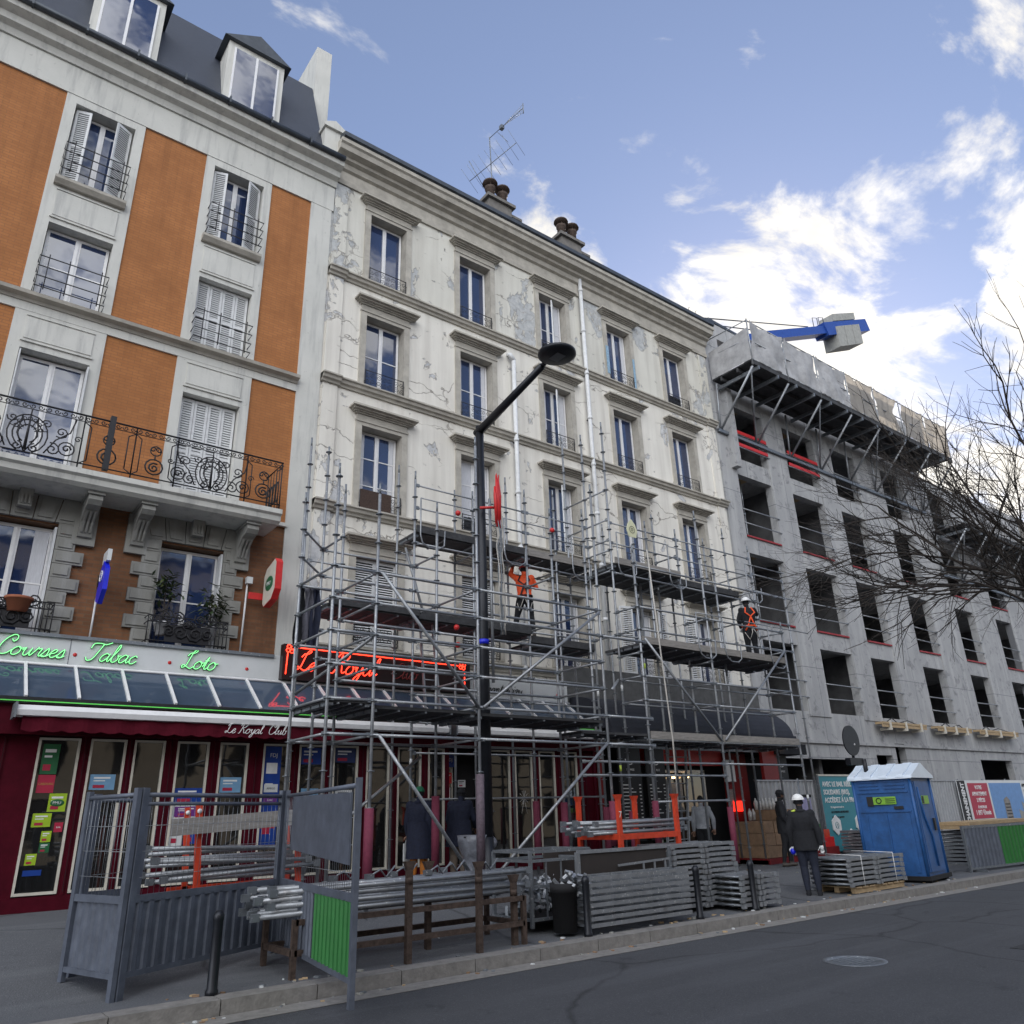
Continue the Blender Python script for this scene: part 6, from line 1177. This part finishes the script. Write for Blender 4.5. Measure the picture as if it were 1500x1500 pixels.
t=tag(empty('water_packs',(19.3,14.5,1.3)),'clear water bottle packs standing on top of the brown boxes','bottles')
b=MB()
for i in range(9): b.lathe((19.1+i*.16,14.3,1.26 if i<2 else 1.53),[(.05,0),(.055,.2),(.02,.27),(.02,.3)],PLASTW,8)
b.build('bottles',t)
# rubbish bag stand
t=tag(empty('bag_stand',(8.53,12.4,.4)),'translucent rubbish bag on a hoop stand beside the grey foam sleeve','rubbish bag')
b=MB(); b.path([(8.35+.26*math.cos(a),12.1+.26*math.sin(a),1.26) for a in [2*math.pi*i/16 for i in range(17)]],.02,IRON,6); b.tube((8.35,12.38,.4),(8.35,12.38,1.26),.02,IRON,6); b.build('hoop',t)
b=MB(); rs=[]
for k in range(9):
    z=1.29-.84*k/8; r_=.29-.12*sm(k/5)+ (.02 if k>6 else 0); rs.append([(8.35+(r_+.02*math.sin(5*a+k))*math.cos(a),12.1+(r_+.02*math.cos(4*a+k))*math.sin(a),z) for a in [2*math.pi*i/20 for i in range(20)]])
b.rings(rs,mat('grey_bin_liner',(.16,.17,.20),.35,0,.35,9,.8,14)); b.ell((8.62,12.0,1.15),(.14,.1,.12),mat('grey_bin_liner',(.16,.17,.20),.35,0,.35,9,.8,14),10,6); b.build('bag',t)
# ------------------------------------------------------------------ BARE TREES
def tree(x,y,z,label,seed,H_,limbs,budget=6000,thin=1.0):
    rn=random.Random(seed); t=tag(empty('bare_tree',(x,y,z)),label,'tree','bare street trees'); b=MB()
    top=Vector((x-.2,y+.1,z+H_*.36)); b.path([(x,y,z-.1),(x+.02,y,z+.3),(x-.05,y,z+H_*.2),top],[.24,.19,.16,.14],BARK,12); b.build('trunk',t)
    cr=MB(); cnt=[0]
    Q=[(top-Vector((0,0,rn.uniform(0,.8))),Vector(d_).normalized(),L,r,0) for d_,L,r in limbs]; cnt=0
    while Q and cnt<budget:
        p,d,L,r,lv=Q.pop(0)
        if r<.0022: continue
        cnt+=1; n_=5 if lv<2 else 3; pts=[p]; dd=d.copy(); q=p.copy(); kids=[]
        for i in range(n_):
            dd=(dd+Vector((rn.gauss(0,.15),rn.gauss(0,.15),rn.gauss(.03,.12)))).normalized(); q=q+dd*L/n_; pts.append(q.copy()); kids.append((q.copy(),dd.copy(),(i+1)/n_))
        cr.path(pts,[r*(1-.45*i/n_) for i in range(n_+1)],BARK,6 if r>.03 else (4 if r>.01 else 3),True,True)
        for q_,d_,f in kids:
            k=1 if lv<2 else rn.choice((1,1,2))
            if f==1: k+=1
            for _ in range(k):
                o_=d_.orthogonal().normalized(); o_.rotate(Matrix.Rotation(rn.uniform(0,6.28),3,d_)); a=rn.uniform(.35,.95) if f<1 else rn.uniform(.1,.5)
                nd=(d_*math.cos(a)+o_*math.sin(a)); nd.z-=.04*(lv>3); Q.append((q_,nd.normalized(),L*rn.uniform(.5,.72),r*(.60 if f<1 else .55)*rn.uniform(.75,1.05),lv+1))
    cr.build('crown',t)
tree(22.6,5.9,-.14,'leafless street tree reaching in from the right edge',21,17.8,[((-.80,.42,.02),3.7,.06),((-.45,.25,.70),3.2,.055),((-.90,.32,-.18),3.5,.052),((-.5,.6,.30),3.6,.055),((.6,-.3,.6),3.0,.05),((-.75,.15,.45),3.8,.06),((-.85,.2,.22),3.8,.055)],3800)
tree(15.5,-7.5,-.14,'leafless tree across the street mirrored in the shop windows',5,9.0,[((.3,.3,.9),3.0,.08),((-.5,.1,.8),3.0,.08),((.1,-.6,.7),2.6,.07)],900)
# ------------------------------------------------------------------ OPPOSITE SIDE OF THE STREET (seen only in reflections; building height shaped to darken the street)
ob=tag(empty('opposite_building',(6,-19,0)),'beige building across the street mirrored in the shop windows','building')
b=MB(); holes=[(-28+i*3.4,-26.7+i*3.4,1.0+k*3.2,3.1+k*3.2) for i in range(24) for k in range(5)]; b.wall(-30,55,0,17.5,-19,-.3,holes,mat('beige_render',(.30,.26,.20),.85,0,.15,2)); b.box(-30,55,-30,-19.3,-.1,17.4,DARK); b.build('wall',ob)
b=MB(); b.prof(-30.3,55.3,[(-18.7,17.5),(-18.7,17.7),(-24,19.5),(-30,17.7),(-30,17.5)],ZINC); b.build('roof',ob)

# ------------------------------------------------------------------ PEOPLE
def segd(p,a,b):
    ab=b-a; t=max(0,min(1,(p-a).dot(ab)/max(ab.length_squared,1e-9))); return (p-(a+ab*t)).length,t
def person(pos,head,H_,label,J,mats,cap=None,coat=0,extra=None,bulk=1.0,headdir=0):
    """J: local joints in fractions of height, x = figure's left, -y = front. mats: skin, top, bottom, shoe, glove"""
    root=tag(empty('person',pos),label,'person'); ch,sh=math.cos(head),math.sin(head)
    def Wd(v): v=Vector(v)*H_; return Vector((pos[0]+v.x*ch-v.y*sh,pos[1]+v.x*sh+v.y*ch,pos[2]+v.z))
    D=dict(pel=(0,0,.53),che=(0,.005,.72),nec=(0,.01,.835),hd=(0,-.01,.925),ls=(.10,.01,.80),rs=(-.10,.01,.80),le=(.13,.02,.63),re=(-.13,.02,.63),lw=(.13,-.03,.48),rw=(-.13,-.03,.48),lh=(.05,0,.51),rh=(-.05,0,.51),lk=(.055,-.01,.28),rk=(-.055,-.01,.28),la=(.06,.01,.05),ra=(-.06,.01,.05)); D.update(J)
    P_={k:Wd(v) for k,v in D.items()}; b=MB(); q=H_*bulk; X_=MATS['skin']
    fw=Vector((sh,-ch,0)); lf=Vector((ch,sh,0))
    def ringat(c,rx,ry,up): 
        f=fw-up*fw.dot(up); f.normalize(); l=up.cross(f); return [c+l*rx*math.cos(a)+f*ry*math.sin(a) for a in [2*math.pi*i/14 for i in range(14)]]
    up1=(P_['che']-P_['pel']).normalized(); up2=(P_['nec']-P_['che']).normalized()
    pe,cc,nk=P_['pel'],P_['che'],P_['nec']
    b.rings([ringat(pe-up1*.045*H_,.06*q,.05*q,up1),ringat(pe,.098*q,.072*q,up1),ringat(pe.lerp(cc,.35),.090*q,.064*q,up1),ringat(pe.lerp(cc,.7),.098*q,.070*q,up1),ringat(cc,.108*q,.076*q,up2),ringat(cc.lerp(nk,.5),.115*q,.070*q,up2),ringat(cc.lerp(nk,.8),.085*q,.052*q,up2),ringat(nk,.035*H_,.035*H_,up2)],X_)
    b.path([nk-up2*.03*H_,P_['hd']],.034*H_,X_,10)
    for s_ in 'lr':
        A,E_,W2=P_[s_+'s'],P_[s_+'e'],P_[s_+'w']; b.path([cc.lerp(nk,.5),A,A.lerp(E_,.5),E_],[.05*q,.042*q,.036*q,.031*q],X_,12); b.path([E_,E_.lerp(W2,.35),W2],[.031*q,.030*q,.021*q],X_,12); b.ell(E_,(.031*q,)*3,X_); b.ell(A,(.043*q,)*3,X_)
        hp,kn,an_=P_[s_+'h'],P_[s_+'k'],P_[s_+'a']; b.path([hp,hp.lerp(kn,.4),kn],[.058*q,.053*q,.037*q],X_,12); b.path([kn,kn.lerp(an_,.35),an_],[.036*q,.037*q,.024*q],X_,12); b.ell(kn,(.037*q,)*3,X_); b.ell(hp,(.058*q,)*3,X_)
        ft=fw.copy(); 
        if s_+'f' in D: v=Vector(D[s_+'f']); ft=Vector((v.x*ch-v.y*sh,v.x*sh+v.y*ch,v.z)).normalized()
        so=an_-Vector((0,0,.026*H_)); b.path([so-ft*.03*H_,so+ft*.03*H_,so+ft*.085*H_],[.026*H_,.027*H_,.020*H_],X_,10)
    hd=P_['hd']; rot=Matrix.Rotation(headdir,3,'Z'); hf=rot@fw; hl=rot@lf
    # head with jaw, nose, ears and brow
    b.ell(hd+Vector((0,0,.008*H_)),(.046*H_,.053*H_,.058*H_),X_,14,10,Matrix.Rotation(math.atan2(hf.y,hf.x)+math.pi/2,3,'Z')); b.ell(hd+hf*.020*H_-Vector((0,0,.030*H_)),(.033*H_,.033*H_,.034*H_),X_,12,8); b.ell(hd+hf*.053*H_-Vector((0,0,.012*H_)),(.009*H_,.009*H_,.015*H_),X_,8,6)
    for sg in(-1,1): b.ell(hd+hl*sg*.047*H_-Vector((0,0,.008*H_)),(.008*H_,.010*H_,.018*H_),X_,8,6)
    tmp=b.build('tmp'); md=tmp.modifiers.new('r','REMESH'); md.mode='VOXEL'; md.voxel_size=.0125; sm_=tmp.modifiers.new('s','SMOOTH'); sm_.factor=.5; sm_.iterations=4
    bpy.context.view_layer.update(); me=bpy.data.meshes.new_from_object(tmp.evaluated_get(bpy.context.evaluated_depsgraph_get())); o0=tmp.location.copy(); bpy.data.objects.remove(tmp)
    me.name='body'; ms=[mats['skin'],mats['top'],mats['bottom'],mats['shoe'],mats.get('hair',BLACKF)]
    me.materials.clear(); [me.materials.append(m) for m in ms]
    segs=[]
    for s_ in 'lr': segs+=[(P_[s_+'s'],P_[s_+'e'],1,.036),(P_[s_+'e'],P_[s_+'w'],1,.026),(P_[s_+'h'],P_[s_+'k'],2,.05),(P_[s_+'k'],P_[s_+'a'],2,.034)]
    segs+=[(pe+up1*.03*H_,cc,1,.085),(cc,nk-up2*.02*H_,1,.10),(nk+up2*.015*H_,hd+Vector((0,0,.02*H_)),0,.05),(pe-up1*.04*H_,pe+up1*.0*H_,2,.08)]
    an2=[P_['la'],P_['ra']]
    for pl in me.polygons:
        c=pl.center+o0; best=min(segs,key=lambda g:segd(c,g[0],g[1])[0]-g[3]*H_); k=best[2]
        if min((c-a).length for a in an2)<.10*H_ and c.z<min(a.z for a in an2 if (c-a).length<.12*H_)+.012*H_: k=3
        if k==0 and ((c-hd).dot(hf)<.012*H_ and c.z>hd.z-.03*H_ or c.z>hd.z+.035*H_): k=4
        pl.material_index=k; pl.use_smooth=True
    # add hands with fingers, eyes and mouth to the same mesh
    hb=MB(); gm=mats.get('glove',mats['skin'])
    for s_ in 'lr':
        E_,W2=P_[s_+'e'],P_[s_+'w']; d_=(W2-E_).normalized(); sd_=d_.cross(fw); sd_=sd_.normalized() if sd_.length>.1 else lf; nn=d_.cross(sd_).normalized()
        hb.path([W2-d_*.01*H_,W2+d_*.018*H_,W2+d_*.048*H_],[.017*H_,.021*H_,.019*H_],gm,8)
        for k,(of,L) in enumerate(((-.015,.034),(-.005,.042),(.005,.040),(.014,.031))):
            p0=W2+d_*.046*H_+sd_*of*H_; p1=p0+(d_*.8+nn*.35).normalized()*L*.5*H_; p2=p1+(d_*.35+nn*.9).normalized()*L*.5*H_; hb.path([p0,p1,p2],[.0062*H_,.0056*H_,.0046*H_],gm,6)
        p0=W2+d_*.015*H_+sd_*-.017*H_; p1=p0+(d_*.6-sd_*.7+nn*.3).normalized()*.026*H_; hb.path([p0,p1,p1+(d_*.8+nn*.4).normalized()*.018*H_],[.008*H_,.0068*H_,.0055*H_],gm,6)
    for sg in(-1,1): hb.ell(hd+hf*.047*H_+hl*sg*.017*H_+Vector((0,0,.008*H_)),(.0055*H_,)*3,TXTK,6,4)
    hb.obox(hd+hf*.052*H_-Vector((0,0,.036*H_)),hl*.012*H_,hf*.002*H_,Vector((0,0,.0018*H_)),mat('lip',(.20,.06,.05),.6))
    base=len(me.vertices); bmm=bmesh.new(); bmm.from_mesh(me); me2=bpy.data.meshes.new('t'); me2.from_pydata([Vector(v)-o0 for v in hb.v],[],hb.f)
    off=len(me.materials); [me.materials.append(m) for m in hb.mats]; me2.polygons.foreach_set('material_index',[off+i for i in hb.m]); me2.polygons.foreach_set('use_smooth',hb.sm); bmm.from_mesh(me2); bmm.to_mesh(me); bmm.free()
    bo=bpy.data.objects.new('body',me); COL.objects.link(bo); place(bo,o0,root)
    rz=math.atan2(hf.y,hf.x)+math.pi/2; RM=Matrix.Rotation(rz,3,'Z')
    if cap:
        kind_,m_=cap; c=MB()
        if kind_=='helmet':
            rs=[]
            for k in range(7):
                t_=k/6*math.pi/2; rr=math.cos(t_); rs.append([hd+RM@Vector((.064*H_*max(rr,.03)*math.cos(a),.076*H_*max(rr,.03)*math.sin(a),(.024+.060*math.sin(t_))*H_)) for a in [2*math.pi*i/18 for i in range(18)]])
            c.rings(rs,m_); rim=[[hd+RM@Vector((.070*H_*f*math.cos(a),(.080*H_*f+(.028*H_ if math.sin(a)<-.3 else 0)*(-math.sin(a)))*math.sin(a),z_*H_)) for a in [2*math.pi*i/18 for i in range(18)]] for f,z_ in ((.9,.026),(1.0,.018),(1.0,.022),(.9,.034))]
            c.rings(rim,m_); c.build('hard_hat',root)
        else:
            rs=[]
            for k in range(7):
                t_=k/6*math.pi/2; rr=math.cos(t_)**.8; rs.append([hd+RM@Vector((.053*H_*max(rr,.03)*math.cos(a),.060*H_*max(rr,.03)*math.sin(a),(.010+.066*math.sin(t_)+(.01*math.sin(a) if k==0 else 0))*H_)) for a in [2*math.pi*i/18 for i in range(18)]])
            c.rings(rs,m_); c.build('beanie',root)
    if coat:
        hem,m_=coat; c=MB(); rn=random.Random(3); rs=[]
        for k in range(9):
            f=k/8; ctr=pe.lerp(cc,.55)*(1-f)+(Vector(((P_['lk'].x+P_['rk'].x)/2,(P_['lk'].y+P_['rk'].y)/2,hem*H_+pos[2])))*f
            w_=(.106+.018*f)*q; d2=(.080+.022*f)*q; pf=.006*H_*math.sin(k*3.1)
            rs.append([ctr+lf*(w_+pf)*math.cos(a)+fw*(d2+pf)*math.sin(a)+(lf*math.cos(a)+fw*math.sin(a))*.006*H_*math.sin(6*a+k)*f for a in [2*math.pi*i/22 for i in range(22)]])
        c.rings(rs,m_,True,False); c.build('coat_skirt',root)
        c=MB(); c.path([nk+lf*.04*H_*math.cos(a)+fw*.04*H_*math.sin(a)-up2*.004*H_+Vector((0,0,.0)) for a in [2*math.pi*i/12 for i in range(13)]],.017*H_,m_,8); c.build('collar',root)
    if extra: extra(root,P_,H_,fw,lf,up1)
    return root
def harness(m_):
    def f(root,P_,H_,fw,lf,up):
        b=MB(); pe,cc,nk=P_['pel'],P_['che'],P_['nec']; bk=-fw
        for sg in(-1,1):
            b.path([nk+lf*sg*.045*H_+bk*.035*H_,cc+lf*sg*.075*H_+bk*.080*H_+up*.03*H_,cc+bk*.090*H_-up*.03*H_,pe+lf*sg*.05*H_+bk*.088*H_+up*.02*H_,pe+lf*sg*.09*H_+bk*.06*H_-up*.05*H_],.011*H_,m_,6)
            b.path([nk+lf*sg*.045*H_+fw*.03*H_,cc+lf*sg*.06*H_+fw*.085*H_,pe+lf*sg*.05*H_+fw*.08*H_],.010*H_,m_,6)
        b.path([pe+(lf*.105*math.cos(a)+fw*.086*math.sin(a))*H_+up*.02*H_ for a in [2*math.pi*i/16 for i in range(17)]],.010*H_,m_,6); b.build('harness',root)
        b=MB()
        for sg in (-1,1): b.path([pe+bk*.09*H_,pe+bk*.15*H_+lf*sg*.03*H_-up*.10*H_,pe+bk*.13*H_+lf*sg*.07*H_-up*.20*H_,pe+lf*sg*.1*H_-up*.08*H_+bk*.05*H_],.006*H_,ROPE,5)
        b.build('lanyard',root)
    return f
OR=MATS['hi_vis_orange']
# headings: local front (-y) turned by the given angle about Z
person((11.2,14.0,5.45),R(140),1.78,'scaffold worker in an orange hi-vis jacket and red helmet reaching up under the upper platform',dict(le=(.18,-.05,.88),re=(-.16,-.05,.68),lw=(.15,-.12,1.01),rw=(-.10,-.15,.72),lk=(.11,-.03,.29),la=(.15,.02,.06),rk=(-.08,-.04,.29),ra=(-.11,.02,.05)),dict(skin=MATS['skin'],top=OR,bottom=BLACKF,shoe=MATS['shoe_leather']),cap=('helmet',RHELM),extra=harness(IRON),bulk=1.05)
person((17.75,12.5,5.16),R(150),1.80,'scaffold worker in black with an orange harness and white helmet on the right platform',dict(le=(.14,-.03,.66),lw=(.09,-.10,.55),re=(-.02,-.16,.80) if False else (-.18,-.08,.76),rw=(-.22,-.20,.82)),dict(skin=SKIND,top=BLACKF,bottom=BLACKF,shoe=MATS['shoe_leather'],glove=SIGNW),cap=('helmet',WHELM),extra=harness(OR),bulk=1.08)
def man_x(root,P_,H_,fw,lf,up):
    b=MB(); nk=P_['nec']; b.path([nk+lf*.10*H_-up*.01*H_-fw*.02*H_,nk+lf*.05*H_+up*.004*H_-fw*.045*H_],.010*H_,HIVY,6); b.build('reflective_tape',root)
    b=MB(); b.ell(P_['lw']+Vector((0,0,-.05*H_)),(.03*H_,.03*H_,.035*H_),BRBLUE,8,6); b.build('blue_cloth',root)
person((14.35,9.55,0),R(118),1.80,'man in a white hard hat and dark jacket standing with his back to the street',dict(hd=(.01,-.02,.925),le=(.145,.03,.64),lw=(.135,.0,.48),re=(-.15,.03,.64),rw=(-.16,.02,.485),lk=(.05,-.01,.28),rk=(-.06,-.015,.28),la=(.04,.02,.045),ra=(-.07,.0,.045)),dict(skin=SKIND,top=MATS['black_cloth'],bottom=mat('dark_denim',(.012,.016,.032),.85,0,.3,20,.3,40),shoe=BLACKF,glove=SIGNW),cap=('helmet',WHELM),coat=(.44,MATS['black_cloth']),extra=man_x,bulk=1.12)
def beanie_x(root,P_,H_,fw,lf,up):
    b=MB(); c=P_['lw']+fw*.05*H_; b.obox(c,lf*.10*H_+up*.03*H_,fw*.004*H_,(up*.05-lf*.03)*H_,SIGNW); b.build('paper_sheet',root)
person((18.25,12.7,gz(18.25,12.7)),R(40),1.80,'man in a black beanie and black coat holding a white sheet by the red pallet',dict(le=(.13,-.03,.64),lw=(.06,-.12,.54),re=(-.14,.0,.64),rw=(-.10,-.08,.52),lk=(.06,-.05,.28),la=(.06,-.04,.05),rk=(-.05,.02,.28),ra=(-.05,.06,.05)),dict(skin=SKIND,top=BLACKF,bottom=BLACKF,shoe=MATS['shoe_leather']),cap=('beanie',BLACKF),coat=(.42,BLACKF),extra=beanie_x,headdir=R(0))
def green_x(root,P_,H_,fw,lf,up):
    b=MB(); c=P_['lw']-Vector((0,0,.05*H_)); b.box(c.x-.08,c.x+.06,c.y-.02,c.y+.02,c.z-.42,c.z-.05,SIGNW); b.path([c+Vector((-.05,0,-.06)),c+Vector((0,0,.08)),c+Vector((.04,0,-.06))],.007,SIGNW,5); b.build('tote_bag',root)
person((7.95,13.3,gz(7.95,13.3)),R(130),1.70,'woman in a green knit hat and long navy coat carrying a pale tote bag',dict(le=(.14,-.01,.64),lw=(.15,-.06,.50)),dict(skin=MATS['skin'],top=NAVY,bottom=MUST,shoe=MATS['shoe_leather']),cap=('beanie',GREENW),coat=(.27,NAVY),extra=green_x,bulk=1.2,headdir=R(40))
person((8.85,13.35,gz(8.9,13.3)),R(125),1.72,'hooded person in a navy coat and beige trousers leaning over the rubbish bag',dict(che=(0,-.03,.71),nec=(0,-.06,.82),hd=(0,-.10,.895),ls=(.10,-.05,.79),rs=(-.10,-.05,.79),le=(.15,-.08,.64),lw=(.14,-.16,.52),re=(-.15,-.10,.64),rw=(-.13,-.20,.55)),dict(skin=MATS['skin'],top=NAVY,bottom=BEIGE,shoe=BLACKF),cap=('beanie',BLACKF),coat=(.36,NAVY),bulk=1.25)
person((16.6,13.9,gz(16.6,13.9)),R(120),1.72,'person in a white and black top standing behind the ladder at the restaurant door',dict(lw=(.14,-.02,.50),re=(-.16,.0,.66),rw=(-.15,-.06,.52)),dict(skin=MATS['skin'],top=mat('pale_shirt',(.30,.32,.36),.85,0,.15,15),bottom=BLACKF,shoe=BLACKF),bulk=1.05)
